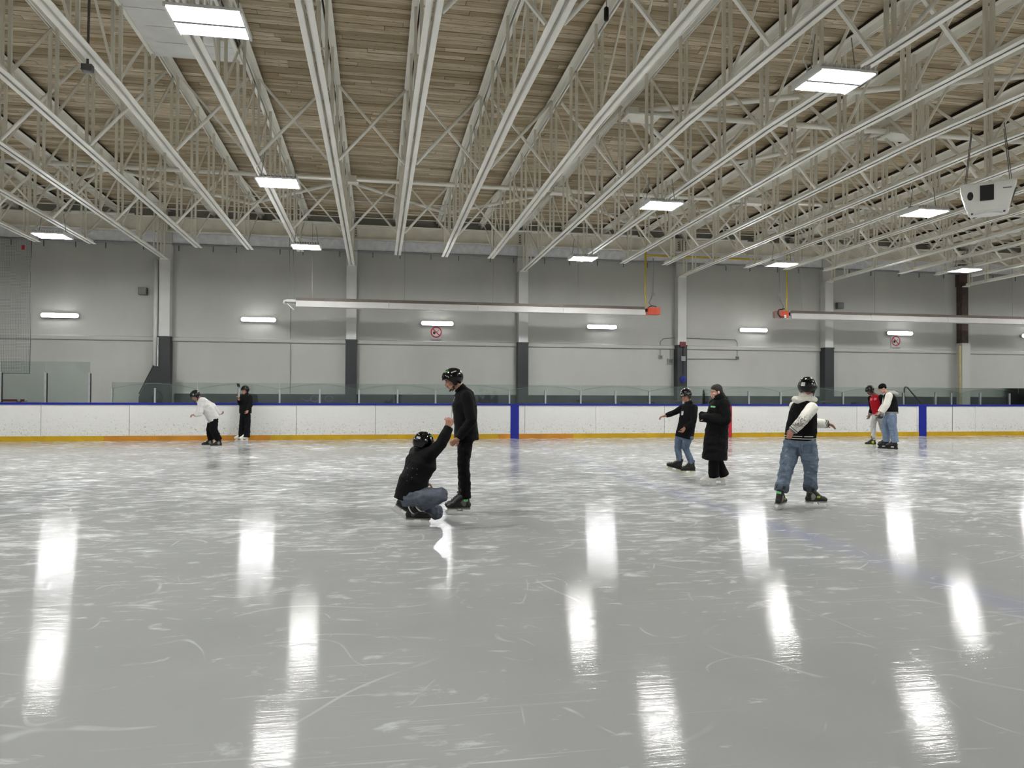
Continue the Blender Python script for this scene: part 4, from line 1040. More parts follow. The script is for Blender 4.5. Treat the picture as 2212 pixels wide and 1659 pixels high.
# ---- helmet
def helmet(H, body, stickers=(), big=1.0):
    k = H.sc * big
    def low(a):      # lowest elevation (deg) of the shell by azimuth, 0 = front
        d = abs((a + 180) % 360 - 180)
        if d < 50: return 3
        if d < 76: return 3 - (d - 50) / 26 * 33
        if d < 104: return -30 - (d - 76) / 28 * 8
        return -38 - 6 * math.sin((d - 104) / 76 * math.pi)
    def pt(a, e, off=0.0):
        ar, er = math.radians(a), math.radians(e)
        x = math.sin(ar) * math.cos(er); y = math.cos(ar) * math.cos(er); z = math.sin(er)
        rx, ry, rz = 0.106, 0.132, 0.120
        rib = 0.006 * max(0, math.cos(math.radians(a * 3))) * math.cos(er) + (0.007 if abs(x) < 0.32 and z > 0.35 else 0.0) + (0.004 if -0.15 < z < 0.12 else 0)
        q = V3((x * (rx + rib + off), y * (ry + rib + off) - 0.012, z * (rz + rib * 0.7 + off) + 0.034))
        return H.c + (H.s * q.x + H.f * q.y + H.u * q.z) * k
    bm = BM(); na, ne = 44, 14; outer, inner = [], []
    for off, store in ((0, outer), (-0.012, inner)):
        for i in range(na):
            a = 360 * i / na
            store.append([bm.verts.new(pt(a, low(a) + (88 - low(a)) * j / (ne - 1), off)) for j in range(ne)])
    for i in range(na):
        n2 = (i + 1) % na
        for j in range(ne - 1):
            bm.faces.new((outer[i][j], outer[n2][j], outer[n2][j + 1], outer[i][j + 1]))
            bm.faces.new((inner[i][j], inner[i][j + 1], inner[n2][j + 1], inner[n2][j]))
        bm.faces.new((outer[i][0], inner[i][0], inner[n2][0], outer[n2][0]))
    bm.faces.new([outer[i][-1] for i in range(na)]); bm.faces.new([inner[i][-1] for i in range(na)][::-1])
    sh = obj('helmet', bm, M_HELM, body, True)
    def patch(a0, a1, e0, e1, off, mt, nm):
        b = BM(); g1 = [[b.verts.new(pt(a0 + (a1 - a0) * i / 6, e0 + (e1 - e0) * j / 3, off)) for j in range(4)] for i in range(7)]
        for i in range(6):
            for j in range(3): b.faces.new((g1[i][j], g1[i + 1][j], g1[i + 1][j + 1], g1[i][j + 1]))
        bmesh.ops.solidify(b, geom=b.faces[:], thickness=0.002)
        return obj(nm, b, mt, sh, True)
    for a in (-38, 38, -100, 100, -142, 142): patch(a - 9, a + 9, 36, 44, 0.0015, M_STRAP, 'vent')
    for a in (-22, 22): patch(a - 5, a + 5, 18, 30, 0.0015, M_STRAP, 'vent')
    for a0, a1, e0, e1, mt, nm in stickers: patch(a0, a1, e0, e1, 0.004, mt, nm)
    for sx in (-1, 1):
        b = BM(); add_ball(b, H.p(sx * 0.088, -0.01, -0.02), (0.012 * k, 0.035 * k, 0.045 * k), H.rot); obj('ear_guard', b, M_HELM, sh, True)
        for ee, aa in ((12, 62), (12, 118)):
            b = BM(); add_ball(b, pt(sx * aa, ee, 0.003), 0.006 * k); obj('rivet', b, M_ALU, sh, True)
    b = BM(); add_tube(b, [H.p(-0.086, 0.008, -0.03), H.p(-0.072, 0.02, -0.085), H.p(-0.035, 0.035, -0.116), H.p(0, 0.042, -0.122), H.p(0.035, 0.035, -0.116), H.p(0.072, 0.02, -0.085), H.p(0.086, 0.008, -0.03)], 0.006 * k, 6)
    obj('chin_strap', b, M_STRAP, sh, True)
    return sh

# ---- skate, built with the blade on z = 0 and the toe along +x
_skate_cache = {}
def skate(body, pos, fwd, up, style, colours, sc=1.0):
    boot_c, acc_c, hold_c, blade_c, lace_c, tongue_c = colours
    key = style
    if key not in _skate_cache:
        b = BM()
        limb(b, [(0.105, 0, 0.118), (0.04, 0, 0.122), (-0.06, 0, 0.125), (-0.105, 0, 0.125)], [0.040, 0.043, 0.037, 0.038])
        add_ball(b, (0.125, 0, 0.112), (0.038, 0.044, 0.032))
        limb(b, [(0.055, 0, 0.14), (-0.03, 0, 0.205)], [0.040, 0.045])
        limb(b, [(-0.085, 0, 0.13), (-0.078, 0, 0.20), (-0.072, 0, 0.275)], [0.044, 0.043, 0.053], flat_end=True)
        box2(b, (-0.13, -0.032, 0.082), (0.13, 0.032, 0.10))
        o = remesh('skate', b, 0.006, 3, boot_c, None, 0.35); me = o.data; bpy.data.objects.remove(o)
        _skate_cache[key] = me
    me = _skate_cache[key].copy(); me.materials.clear(); me.materials.append(boot_c)
    o = bpy.data.objects.new('skate', me); COL.objects.link(o); o.parent = body
    f = V3(fwd).normalized(); u0 = V3(up); s = u0.cross(f).normalized(); u = f.cross(s).normalized()
    mt4 = Matrix((f, s, u)).transposed().to_4x4() @ Matrix.Scale(sc, 4); mt4.translation = V3(pos)
    o.matrix_local = mt4
    b = BM(); add_prism(b, [(-0.145, 0.006), (-0.13, 0.0), (0.12, 0.0), (0.145, 0.012), (0.15, 0.03), (-0.145, 0.03)], 0.005); obj('blade', b, blade_c, o)
    b = BM()
    if style == 'figure':
        add_prism(b, [(-0.12, 0.025), (0.13, 0.025), (0.13, 0.036), (-0.12, 0.036)], 0.008)
        add_prism(b, [(-0.125, 0.03), (-0.055, 0.03), (-0.05, 0.086), (-0.13, 0.086)], 0.05)
        add_prism(b, [(0.04, 0.03), (0.09, 0.03), (0.13, 0.088), (0.03, 0.088)], 0.03)
    else:
        add_prism(b, [(-0.14, 0.022), (0.142, 0.022), (0.146, 0.04), (0.125, 0.044), (-0.14, 0.044)], 0.014)
        add_prism(b, [(-0.135, 0.04), (-0.045, 0.04), (-0.03, 0.09), (-0.13, 0.09)], 0.034)
        add_prism(b, [(0.045, 0.04), (0.128, 0.04), (0.135, 0.088), (0.02, 0.088)], 0.034)
    obj('blade_holder', b, hold_c, o)
    b = BM(); box2(b, (-0.132, -0.037, 0.078), (0.145, 0.037, 0.092)); obj('sole', b, acc_c, o)
    for sy in (-1, 1):
        b = BM(); add_ball(b, (-0.055, sy * 0.030, 0.155), (0.045, 0.016, 0.05)); obj('side_panel', b, acc_c, o, True)
    b = BM()
    for k in range(6):
        t = k / 5; x = 0.066 - 0.092 * t; z = 0.176 + 0.078 * t
        add_tube(b, [(x - 0.01, -0.032, z - 0.012), (x + 0.006, 0, z + 0.004), (x - 0.01 + 0.012, 0.032, z - 0.008)], 0.0062, 5)
    for sy in (-1, 1): add_tube(b, [(-0.022, 0, 0.262), (-0.005, sy * 0.022, 0.272), (0.008, sy * 0.04, 0.262), (-0.01, sy * 0.02, 0.255)], 0.0035, 5)
    obj('laces', b, lace_c, o)
    b = BM(); add_box(b, (-0.022, 0, 0.278), (0.018, 0.07, 0.10), Matrix.Rotation(0.25, 3, 'Y')); obj('tongue', b, tongue_c, o)
    return o

def unit(v): return V3(v).normalized()

def person(key, label, fwd, headf, skin_m, top_m, leg_m, spec):
    P = PEOPLE[key]; J = {k: V3(v) for k, v in P['J'].items()}
    fine = spec.get('voxel', 0.007)
    fwd = V3((fwd[0], fwd[1], 0)).normalized()
    w = spec.get('bulk', 1.0)
    sk_dir = {'N': unit(spec['skN'][0]), 'F': unit(spec['skF'][0])}
    sk_up = {'N': unit(spec['skN'][1]), 'F': unit(spec['skF'][1])}
    legs = {}
    for q in 'NF':
        an = J['sk' + q] + sk_up[q] * 0.20 - sk_dir[q] * 0.078
        kn = J['kn' + q].copy()
        if not spec.get('fixed_knees'): kn.y = 0.5 * (J['hip' + q].y + an.y)
        legs[q] = (J['hip' + q], kn, an)
    lat_s = (J['shN'] - J['shF']).normalized(); lat_h = (J['hipN'] - J['hipF']).normalized()
    shm = (J['shN'] + J['shF']) / 2
    H = Head(J['head'], headf, spec.get('headup', (0, 0, 1)), spec.get('head_sc', 1.0))
    # --- body
    b = BM(); H.face(b)
    limb(b, [J['neck'] + (J['neck'] - J['head']) * 0.15, H.p(0, -0.025, -0.06)], [0.058, 0.052])
    loft(b, [(J['neck'], lat_s, 0.06, 0.055), (shm, lat_s, 0.13 * w, 0.075), (J['chest'], lat_s, 0.135 * w, 0.09), (J['waist'], lat_h, 0.12 * w, 0.085), (J['pelv'], lat_h, 0.13 * w, 0.095)])
    for q in 'NF':
        limb(b, [J['sh' + q], J['el' + q], J['wr' + q]], [0.05, 0.04, 0.028])
        hd = spec['hand' + q]
        if hd: hand(b, J['wr' + q], *hd)
        hp, kn, an = legs[q]
        limb(b, [hp, kn, an], [0.075 * w, 0.05, 0.04]); limb(b, [an, an + sk_dir[q] * 0.1 - sk_up[q] * 0.06], [0.04, 0.03])
    limb(b, [J['hipN'], J['pelv'], J['hipF']], [0.07 * w, 0.08 * w, 0.07 * w])
    body = remesh('person', b, fine, 2, skin_m, None, 0.4)
    body.location = (P['loc'][0], P['loc'][1], 0); body.rotation_euler = (0, 0, -P['az'])
    tag(body, label, 'person', 'skaters on the ice')
    H.details(body, None, spec.get('beard', False), spec.get('smile', True))
    # --- upper garment
    tw = spec.get('tw', (0.19, 0.185, 0.19)); td = spec.get('td', (0.125, 0.125, 0.13))
    hem = J.get('hem'); 
    secs = [(J['neck'] + (shm - J['neck']) * 0.05, lat_s, 0.078, 0.075), (shm + (J['neck'] - shm) * 0.3, lat_s, tw[0] * 0.72, td[0] * 0.8), (J['chest'], lat_s, tw[0], td[0]), (J['waist'], lat_h, tw[1], td[1])]
    if hem is not None: secs += [(J['pelv'], lat_h, tw[1] * 1.02, td[1] * 1.05), (hem, lat_h, tw[2], td[2])]
    else: secs += [(J['pelv'] + (J['pelv'] - J['waist']).normalized() * spec.get('hem_drop', 0.0), lat_h, tw[2], td[2])]
    b = BM(); loft(b, secs, 24)
    sr = spec.get('sleeve', (0.075, 0.062, 0.05))
    vest = spec.get('vest')
    sleeves = BM() if vest else b
    for q in 'NF':
        a, e, wr = J['sh' + q], J['el' + q], J['wr' + q]
        limb(sleeves, [a, a + (e - a) * 0.5, e, e + (wr - e) * 0.6, wr + (wr - e).normalized() * spec.get('cuff_over', 0.0)], [sr[0], (sr[0] + sr[1]) / 2, sr[1], (sr[1] + sr[2]) / 2 + 0.004, sr[2]], flat_end=True)
        if vest: add_ball(b, a, sr[0] * 0.98)
    for extra in spec.get('top_extra', ()): limb(b, extra[0], extra[1])
    fold = spec.get('fold', (0.006, 9.0))
    top = remesh(spec.get('top_name', 'jacket'), b, 0.010, 3, top_m, body, 0.5, fold)
    if vest: remesh('sleeves', sleeves, 0.009, 3, vest, body, 0.5, fold)
    # --- trousers
    b = BM(); lr = spec.get('leg', (0.10, 0.078, 0.068))
    loft(b, [(J['waist'] + (J['pelv'] - J['waist']) * 0.4, lat_h, max(0.145, 0.15 * w), 0.112 * w + 0.01), (J['pelv'], lat_h, 0.165 * w, 0.12 * w), ((J['hipN'] + J['hipF']) / 2 + (J['pelv'] - J['waist']).normalized() * 0.05, lat_h, 0.15 * w, 0.11 * w)])
    limb(b, [J['hipN'], J['pelv'], J['hipF']], [0.098 * w, 0.115 * w, 0.098 * w])
    for q in 'NF':
        hp, kn, an = legs[q]; dl = (an - kn).normalized()
        end = an - dl * spec.get('leg_short', 0.0)
        limb(b, [hp, hp + (kn - hp) * 0.5, kn, kn + (end - kn) * 0.5, end], [lr[0] * w, (lr[0] * 0.95 + lr[1] * 0.1) * w * 0.95, lr[1], (lr[1] + lr[2]) / 2, lr[2]], flat_end=True)
    remesh('trousers', b, 0.010, 3, leg_m, body, 0.5, spec.get('leg_fold', (0.010, 11.0)))
    # --- skates
    for q in 'NF': skate(body, J['sk' + q], sk_dir[q], sk_up[q], spec.get('skate_style', 'hockey'), spec['skate'], spec.get('skate_sc', 1.0))
    return body, H, J, legs

def collar(body, J, mt, rad=0.075, h=0.07, name='collar'):
    b = BM(); n = 20; d = (J['head'] - J['neck']).normalized(); s, u = frame(d)
    A = []
    for rr, hh in ((rad * 1.1, -0.02), (rad, h), (rad - 0.012, h), (rad * 1.1 - 0.014, -0.02)):
        A.append([b.verts.new(J['neck'] + d * hh + (s * math.cos(2 * math.pi * k / n) + u * math.sin(2 * math.pi * k / n)) * rr) for k in range(n)])
    for i in range(4):
        for k in range(n): b.faces.new((A[i][k], A[i][(k + 1) % n], A[(i + 1) % 4][(k + 1) % n], A[(i + 1) % 4][k]))
    return obj(name, b, mt, body, True)

def band(body, a, b_, r, mt, name, length=0.05):
    b = BM(); d = (V3(b_) - V3(a)).normalized(); p = V3(b_)
    add_tube(b, [p - d * length, p - d * length * 0.5, p], [r, r * 1.06, r * 0.98], 14); return obj(name, b, mt, body, True)

def patch_on(body, c, nrm, up, wdt, hgt, mt, name):
    n = V3(nrm).normalized(); s = V3(up).cross(n).normalized(); u = n.cross(s)
    b = BM(); add_box(b, V3(c), (wdt, hgt, 0.004), Matrix((s, u, n)).transposed())
    return obj(name, b, mt, body)

def surf(body, name, c, direction, lift=0.004):
    """point on the surface of a child garment, seen from outside along direction"""
    for ch in body.children:
        if ch.name.split('.')[0] == name:
            d = V3(direction).normalized()
            ok, loc, nor, idx = ch.ray_cast(V3(c) + d * 0.8, -d)
            if ok: return loc + nor * lift, nor
    return V3(c), V3(direction)

Z = (0, 0, 1)
BLACK = cloth('black', 7, 7, 8); BLACK2 = cloth('black_trousers', 6, 6, 7); NAVY = cloth('navy_black', 10, 11, 14)
M_BLADE = plain('blade_steel', srgb(224, 226, 228), 0.3, 0.5); M_HOLD = plain('holder_white', srgb(236, 236, 232), 0.4); M_HOLDC = plain('holder_clear', srgb(226, 226, 206), 0.3)
M_BOOT = plain('boot_black', srgb(13, 12, 12), 0.45); M_BOOTG = plain('boot_grey', srgb(92, 92, 86), 0.5); M_BOOTW = plain('boot_white', srgb(228, 226, 220), 0.45)
M_LACEW = plain('lace_white', srgb(226, 222, 212), 0.7); M_LACEB = plain('lace_black', srgb(26, 26, 26), 0.7); M_LIME = plain('lime_trim', srgb(176, 190, 60), 0.5)
SK_GREY = (M_BOOT, M_BOOTG, M_HOLD, M_BLADE, M_LACEB, M_BOOTG)
SK_STD = (M_BOOT, M_BOOTG, M_HOLD, M_BLADE, M_LACEW, M_BOOTG)

# ---- standing man in black
body, H, J, L = person('p4', 'standing skater all in black with black helmet, holding the crouching skater\'s hand', (-1, -0.05), (-0.93, -0.12, -0.30), skin('a', 176, 130, 106), BLACK, BLACK2, dict(
    voxel=0.0058, skN=((-1, -0.03, 0), Z), skF=((-1, 0.05, 0), Z), beard=True, bulk=0.95,
    handN=((-0.75, 0.0, -0.65), (-0.3, 1, 0.2), 1, 0.55), handF=((-1, -0.15, 0.05), (-0.1, 0.2, -1), 1, 0.75),
    tw=(0.205, 0.20, 0.205), td=(0.155, 0.145, 0.155), leg=(0.098, 0.076, 0.068), hem_drop=0.05, skate=SK_GREY, sleeve=(0.076, 0.064, 0.048)))
helmet(H, body, ((-62, -18, 46, 58, M_GREENTAPE, 'tape'), (-118, -84, 30, 37, M_STICKER, 'sticker')))
collar(body, J, BLACK, 0.07, 0.035)
b = BM(); add_ball(b, H.p(0, -0.07, -0.03), (0.062, 0.035, 0.04), H.rot); obj('hair', b, MAT_BROW, body, True)
for z0, z1 in ((1.40, 1.46), (1.16, 1.26)):
    p0, _ = surf(body, 'jacket', (-0.05, -0.07, z0), (-0.9, -0.45, 0)); p1, _ = surf(body, 'jacket', (-0.05, -0.07, z1), (-0.9, -0.45, 0))
    b = BM(); add_tube(b, [p0, p1], 0.004, 5); obj('zip', b, M_GREY, body)
for ch in [c for c in body.children if c.name.startswith('skate')]:
    b = BM(); add_box(b, (-0.075, 0.052, 0.185), (0.05, 0.006, 0.03)); obj('tape_label', b, M_GREENTAPE, ch)

# ---- crouching man
body, H, J, L = person('p3', 'crouching skater in black jacket and grey jeans reaching up one arm', (0.7, 0.7), (0.62, 0.62, -0.28), skin('b', 170, 122, 100), BLACK, denim('grey', 82, 88, 100), dict(
    voxel=0.006, fixed_knees=True, skN=((0.97, -0.05, -0.04), (0.05, 0, 1)), skF=((0.82, 0.1, -0.58), (0.55, 0, 0.8)), headup=(0.25, 0.1, 1),
    handN=((-0.05, 0.1, 1), (-0.2, 0.6, 0.1), -1, 0.7), handF=((0.8, 0.2, -0.3), (0, 0, -1), 1, 0.6),
    tw=(0.205, 0.205, 0.20), td=(0.165, 0.17, 0.165), leg=(0.098, 0.088, 0.08), hem_drop=0.07, top_extra=(([(0.02, 0.2, 0.80), (0.08, 0.02, 0.80), (0.16, -0.07, 0.81)], [0.095, 0.105, 0.09]),), leg_short=0.02, leg_fold=(0.014, 12), skate=SK_STD, sleeve=(0.082, 0.066, 0.052)))
helmet(H, body, ((150, 176, 6, 18, M_STICKER, 'sticker'), (62, 92, 42, 52, M_GREENTAPE, 'tape')))
collar(body, J, BLACK, 0.10, 0.075)
b = BM(); add_ball(b, H.p(0, -0.07, -0.03), (0.06, 0.03, 0.04), H.rot); obj('hair', b, MAT_BROW, body, True)
for k in range(7):
    p, n = surf(body, 'jacket', (random.uniform(-0.08, 0.1), 0, random.uniform(0.5, 0.8)), (-0.4, -0.9, 0.1), 0.001)
    b = BM(); add_ball(b, p, random.uniform(0.003, 0.0045), None, 8, 5); obj('snow_fleck', b, M_GREY, body, True)
hp, kn, an = L['N']; d = (an - kn).normalized()
b = BM(); add_tube(b, [an - d * 0.12, an - d * 0.02], [0.086, 0.08], 14); c_ = obj('ankle_cuff', b, M_STRAP, body, True)
b = BM(); add_tube(b, [an - d * 0.128, an - d * 0.114], [0.09, 0.089], 14); add_tube(b, [an - d * 0.03, an - d * 0.014], [0.084, 0.083], 14); obj('white_edge', b, M_LACEW, c_, True)
for ch in [c for c in body.children if c.name.startswith('skate')]:
    b = BM(); add_box(b, (-0.03, -0.05, 0.165), (0.035, 0.006, 0.03), Matrix.Rotation(0.5, 3, 'Y')); obj('lime_patch', b, M_LIME, ch)

# ---- girl in black jacket and blue jeans
body, H, J, L = person('p5', 'smiling skater in black jacket, light blue jeans and helmet holding out one arm', (-0.6, -0.8), (-0.50, -0.78, -0.36), skin('c', 168, 120, 96), NAVY, denim('blue_slim', 90, 108, 130), dict(
    voxel=0.0065, head_sc=0.95, skN=((-0.96, -0.25, 0.0), Z), skF=((-0.93, -0.22, 0.26), (0.26, 0, 0.96)), bulk=0.82,
    handN=((-0.45, -0.2, -0.85), (-0.5, 0.3, 0.2), -1, 0.8), handF=((-0.95, -0.1, -0.2), (0, -0.3, -1), 1, 0.4),
    tw=(0.172, 0.165, 0.175), td=(0.118, 0.12, 0.13), leg=(0.092, 0.064, 0.056), sleeve=(0.068, 0.055, 0.046), hem_drop=0.07, leg_short=0.03, leg_fold=(0.006, 12),
    skate=(M_BOOT, M_BOOT, M_HOLDC, M_HOLDC, M_LACEW, M_BOOTW)))
helmet(H, body, ((-20, 14, 12, 18, M_STICKER, 'sticker'),), 0.98)
collar(body, J, NAVY, 0.066, 0.06)
p, n = surf(body, 'jacket', (-0.075, 0, 1.15), (-0.25, -0.95, 0)); patch_on(body, p, n, Z, 0.06, 0.075, M_STICKER, 'name_tag')
b = BM(); add_ball(b, H.p(0, -0.065, -0.05), (0.07, 0.04, 0.05), H.rot); obj('hair', b, MAT_BROW, body, True)

# ---- woman in a long black coat
HAIRB = plain('hair_brown', srgb(30, 21, 16), 0.75, 0, 0.15, 60)
body, H, J, L = person('p6', 'woman in long black padded coat and white skates without a helmet', (-0.9, -0.4), (-0.90, -0.42, -0.10), skin('d', 200, 156, 136), cloth('coat', 6, 6, 7), BLACK2, dict(
    voxel=0.0062, head_sc=0.97, top_name='coat', skN=((-1, -0.12, 0), Z), skF=((-1, -0.1, 0), Z), bulk=0.85,
    handN=((-1, 0, 0.1), (0, 0.4, -1), 1, 0.9), handF=((-1, -0.3, 0), (0, -0.4, -1), -1, 0.9), cuff_over=0.10,
    tw=(0.205, 0.215, 0.24), td=(0.17, 0.18, 0.205), sleeve=(0.098, 0.088, 0.068), leg=(0.10, 0.085, 0.092), leg_short=-0.05, fold=(0.012, 8.0), leg_fold=(0.006, 9),
    skate_style='figure', skate=(M_BOOTW, M_BOOTW, M_HOLD, M_BLADE, M_BOOTW, M_BOOTW), skate_sc=0.88))
collar(body, J, cloth('coat', 6, 6, 7), 0.088, 0.085)
b = BM()
add_ball(b, H.p(0, -0.022, 0.042), (0.083 * 0.97, 0.096 * 0.97, 0.093 * 0.97), H.rot, 18, 12)
add_ball(b, H.p(0, -0.004, 0.06), (0.079, 0.084, 0.068), H.rot)
add_ball(b, H.p(0, -0.06, -0.01), (0.074, 0.06, 0.075), H.rot)
add_ball(b, H.p(0, -0.112, -0.045), (0.03, 0.035, 0.035), H.rot); limb(b, [H.p(0, -0.12, -0.06), H.p(0.01, -0.17, -0.10), H.p(0.0, -0.20, -0.13)], [0.025, 0.02, 0.012])
obj('hair', b, HAIRB, body, True)
p, n = surf(body, 'coat', (0.03, 0, 1.285), (-0.2, -1, 0.1)); patch_on(body, p, n, (0.1, 0, 1), 0.10, 0.026, M_GREENTAPE, 'name_tape')

# ---- skater in a varsity jacket seen from behind
WHITEF = cloth('cream_white', 214, 212, 202); GREYF = cloth('knit_grey', 120, 120, 118)
def sleeve_print():
    mt, nt, bs, out = new_mat('printed_sleeve'); g = N(nt); co = g.coords()
    f = g.ramp(g.noise(g.mapping(co, (1, 1, 1.3)), 24, 3, 0.6, 1.2), 0.5, 0.54)
    sep = g.n('ShaderNodeSeparateXYZ'); g.l(co, sep.inputs[0])
    mid = g.math('MULTIPLY', g.ramp(sep.outputs[2], 1.05, 1.12), g.ramp(sep.outputs[2], 1.20, 1.28, 1, 0))
    left = g.ramp(sep.outputs[1], -0.1, 0.0, 1, 0)
    g.l(g.mix(g.math('MULTIPLY', g.math('MULTIPLY', f, mid), left), srgb(214, 212, 202), srgb(120, 120, 116)), bs.inputs['Base Color'])
    bs.inputs['Roughness'].default_value = 0.8; g.l(g.bump(g.noise(co, 22, 3), 0.3, 0.01), bs.inputs['Normal'])
    return mt
body, H, J, L = person('p7', 'skater in black varsity jacket with white sleeves and hood, seen from behind', (0.6, 0.8), (0.52, 0.84, -0.12), skin('e', 172, 118, 96), BLACK, denim('blue', 104, 120, 138), dict(
    voxel=0.006, skN=((0.9, 0.42, 0.0), Z), skF=((0.30, 0.95, 0), (0.14, 0, 1)), bulk=1.06, vest=sleeve_print(),
    handN=((-0.55, -0.1, -0.75), (0.3, 0.6, -0.3), -1, 0.45), handF=((0.97, 0.1, -0.18), (0, -0.4, -1), 1, 0.3),
    tw=(0.20, 0.205, 0.20), td=(0.14, 0.14, 0.138), leg=(0.108, 0.088, 0.078), sleeve=(0.078, 0.071, 0.056), leg_short=0.05, leg_fold=(0.014, 12), hem_drop=-0.02,
    skate=(plain('boot_grey_black', srgb(26, 26, 25), 0.45), plain('boot_silver', srgb(128, 128, 122), 0.4), M_HOLD, M_BLADE, M_LACEW, M_BOOTG)))
helmet(H, body, ((158, 182, -6, 16, M_STICKER, 'sticker'),), 1.03)
b = BM(); fw_ = V3((0.6, 0.8, 0))
limb(b, [J['neck'] - fw_ * 0.02 + V3((-0.12, 0.02, -0.03)), J['neck'] - fw_ * 0.11 + V3((-0.03, 0, -0.035)), J['neck'] - fw_ * 0.07 + V3((0.09, 0, -0.03)), J['neck'] + fw_ * 0.02 + V3((0.10, 0.0, -0.03))], [0.042, 0.052, 0.05, 0.036])
limb(b, [J['neck'] + V3((-0.05, 0, 0.03)), J['neck'] - fw_ * 0.05 + V3((0.02, 0, 0.03)), J['neck'] + V3((0.07, 0, 0.02))], [0.04, 0.045, 0.04])
remesh('hood', b, 0.008, 3, WHITEF, body, 0.5, (0.006, 16))
for xx in (-0.04, 0.135):
    p, n = surf(body, 'trousers', (xx, 0, 0.80), (0.0, -1, 0.0), 0.001); patch_on(body, p, n, Z, 0.12, 0.13, denim('blue_pocket', 92, 107, 126), 'back_pocket')
b = BM(); pts_ = [surf(body, 'trousers', (0.05 + 0.004 * k, 0, 0.86 - 0.03 * k), (0.0, -1, 0.0), 0.001)[0] for k in range(6)]; add_tube(b, pts_, 0.004, 5); obj('seam', b, denim('blue_seam', 78, 92, 110), body)
b = BM(); loft(b, [(J['pelv'] + V3((0.006, 0, 0.075)), (J['hipN'] - J['hipF']), 0.201, 0.141), (J['pelv'] + V3((0.004, 0, 0.0)), (J['hipN'] - J['hipF']), 0.198, 0.138)], 28); hb_ = obj('waistband', b, BLACK2, body, True)
for dz in (0.02, 0.05):
    b = BM(); loft(b, [(J['pelv'] + V3((0.005, 0, dz + 0.008)), (J['hipN'] - J['hipF']), 0.2035, 0.143), (J['pelv'] + V3((0.005, 0, dz)), (J['hipN'] - J['hipF']), 0.203, 0.143)], 28); obj('stripe', b, WHITEF, hb_, True)
for q in 'NF':
    c_ = band(body, J['el' + q], J['wr' + q] + (J['wr' + q] - J['el' + q]).normalized() * 0.03, 0.056, GREYF if q == 'N' else BLACK2, 'cuff', 0.07)
    d = (J['wr' + q] - J['el' + q]).normalized()
    for k in range(2):
        b = BM(); p = J['wr' + q] - d * (0.0 + 0.025 * k); add_tube(b, [p, p + d * 0.008], 0.0615, 14); obj('stripe', b, WHITEF, c_, True)
for q in 'NF':
    hp, kn, an = L[q]; d = (an - kn).normalized()
    b = BM(); add_tube(b, [an - d * 0.15, an - d * 0.12, an - d * 0.05], [0.088, 0.092, 0.086], 16); c_ = obj('turned_cuff', b, denim('blue_dark', 78, 88, 100), body, True)
    for a in range(5):
        ang = a * 1.26; s, u = frame(d); rr = 0.089
        b = BM(); pc = an - d * 0.085 + (s * math.cos(ang) + u * math.sin(ang)) * rr
        add_box(b, pc, (0.035, 0.045, 0.01), Matrix((d.cross((pc - an)).normalized(), d, (s * math.cos(ang) + u * math.sin(ang)))).transposed()); obj('cuff_print', b, M_BLACK, c_)
for ch in [c for c in body.children if c.name.startswith('skate')]:
    for sy in (-1, 1):
        b = BM(); add_box(b, (0.02, sy * 0.046, 0.15), (0.045, 0.006, 0.026)); obj('lime_patch', b, M_LIME, ch)
    b = BM(); add_box(b, (-0.118, 0, 0.235), (0.03, 0.06, 0.028)); obj('tape_label', b, M_GREENTAPE, ch)

# ---- skater in red vest
RED = cloth('red', 158, 14, 30)
body, H, J, L = person('p8', 'leaning skater in red jacket with black sleeves, grey trousers and helmet', (-0.75, -0.65), (-0.68, -0.5, -0.52), skin('f', 104, 72, 58), RED, cloth('sweat_grey', 176, 176, 172), dict(
    voxel=0.0075, smile=False, skN=((-0.95, -0.2, 0), Z), skF=((-1, -0.15, 0), Z), bulk=0.85, vest=BLACK,
    handN=((-0.5, -0.1, -0.8), (-0.3, 0.5, 0), -1, 0.6), handF=((-0.35, -0.1, -0.95), (-0.4, -0.6, 0), 1, 0.3),
    tw=(0.185, 0.165, 0.165), td=(0.13, 0.12, 0.12), sleeve=(0.078, 0.062, 0.05), leg=(0.098, 0.072, 0.06), skate=(M_BOOT, M_LIME, M_HOLD, M_BLADE, M_BOOTG, M_BOOTG)))
helmet(H, body)
for xx in (0.03, 0.17):
    p, n = surf(body, 'jacket', (xx, 0, 1.37), (-0.35, -0.93, 0.1)); patch_on(body, p, n, Z, 0.075, 0.07, plain('faded_patch', srgb(186, 96, 104), 0.8), 'chest_patch')
c_ = band(body, J['elF'], J['wrF'], 0.052, GREYF, 'cuff', 0.05)

# ---- skater in black vest, white sleeves
GLOVE = plain('glove_dark', srgb(40, 44, 46), 0.6)
body, H, J, L = person('p9', 'skater in black cap and black jacket with cream sleeves, steadying the one in red', (-0.95, -0.15), (-0.86, -0.24, -0.44), skin('g', 184, 140, 122), BLACK, denim('pale_blue', 112, 130, 154), dict(
    voxel=0.0075, smile=False, skN=((-1, -0.02, 0), Z), skF=((-1, 0, 0), Z), bulk=1.05, vest=WHITEF,
    handN=((-0.3, 0, -0.95), (-0.6, 0.5, 0), -1, 0.7), handF=((-0.4, -0.2, -0.9), (-0.5, -0.5, 0), 1, 0.7),
    tw=(0.205, 0.205, 0.20), td=(0.17, 0.18, 0.18), sleeve=(0.098, 0.09, 0.062), leg=(0.125, 0.108, 0.095), leg_fold=(0.010, 9), skate=(M_BOOT, M_BOOT, M_BLACK, M_BLACK, M_LACEB, M_BOOT)))
b = BM(); add_ball(b, H.p(0, -0.015, 0.058), (0.088, 0.108, 0.085), H.rot, 18, 12); add_ball(b, H.p(0, -0.06, 0.01), (0.080, 0.055, 0.05), H.rot); remesh('cap', b, 0.008, 2, BLACK2, body, 0.5)
b = BM(); fw_ = V3((-0.95, -0.15, 0))
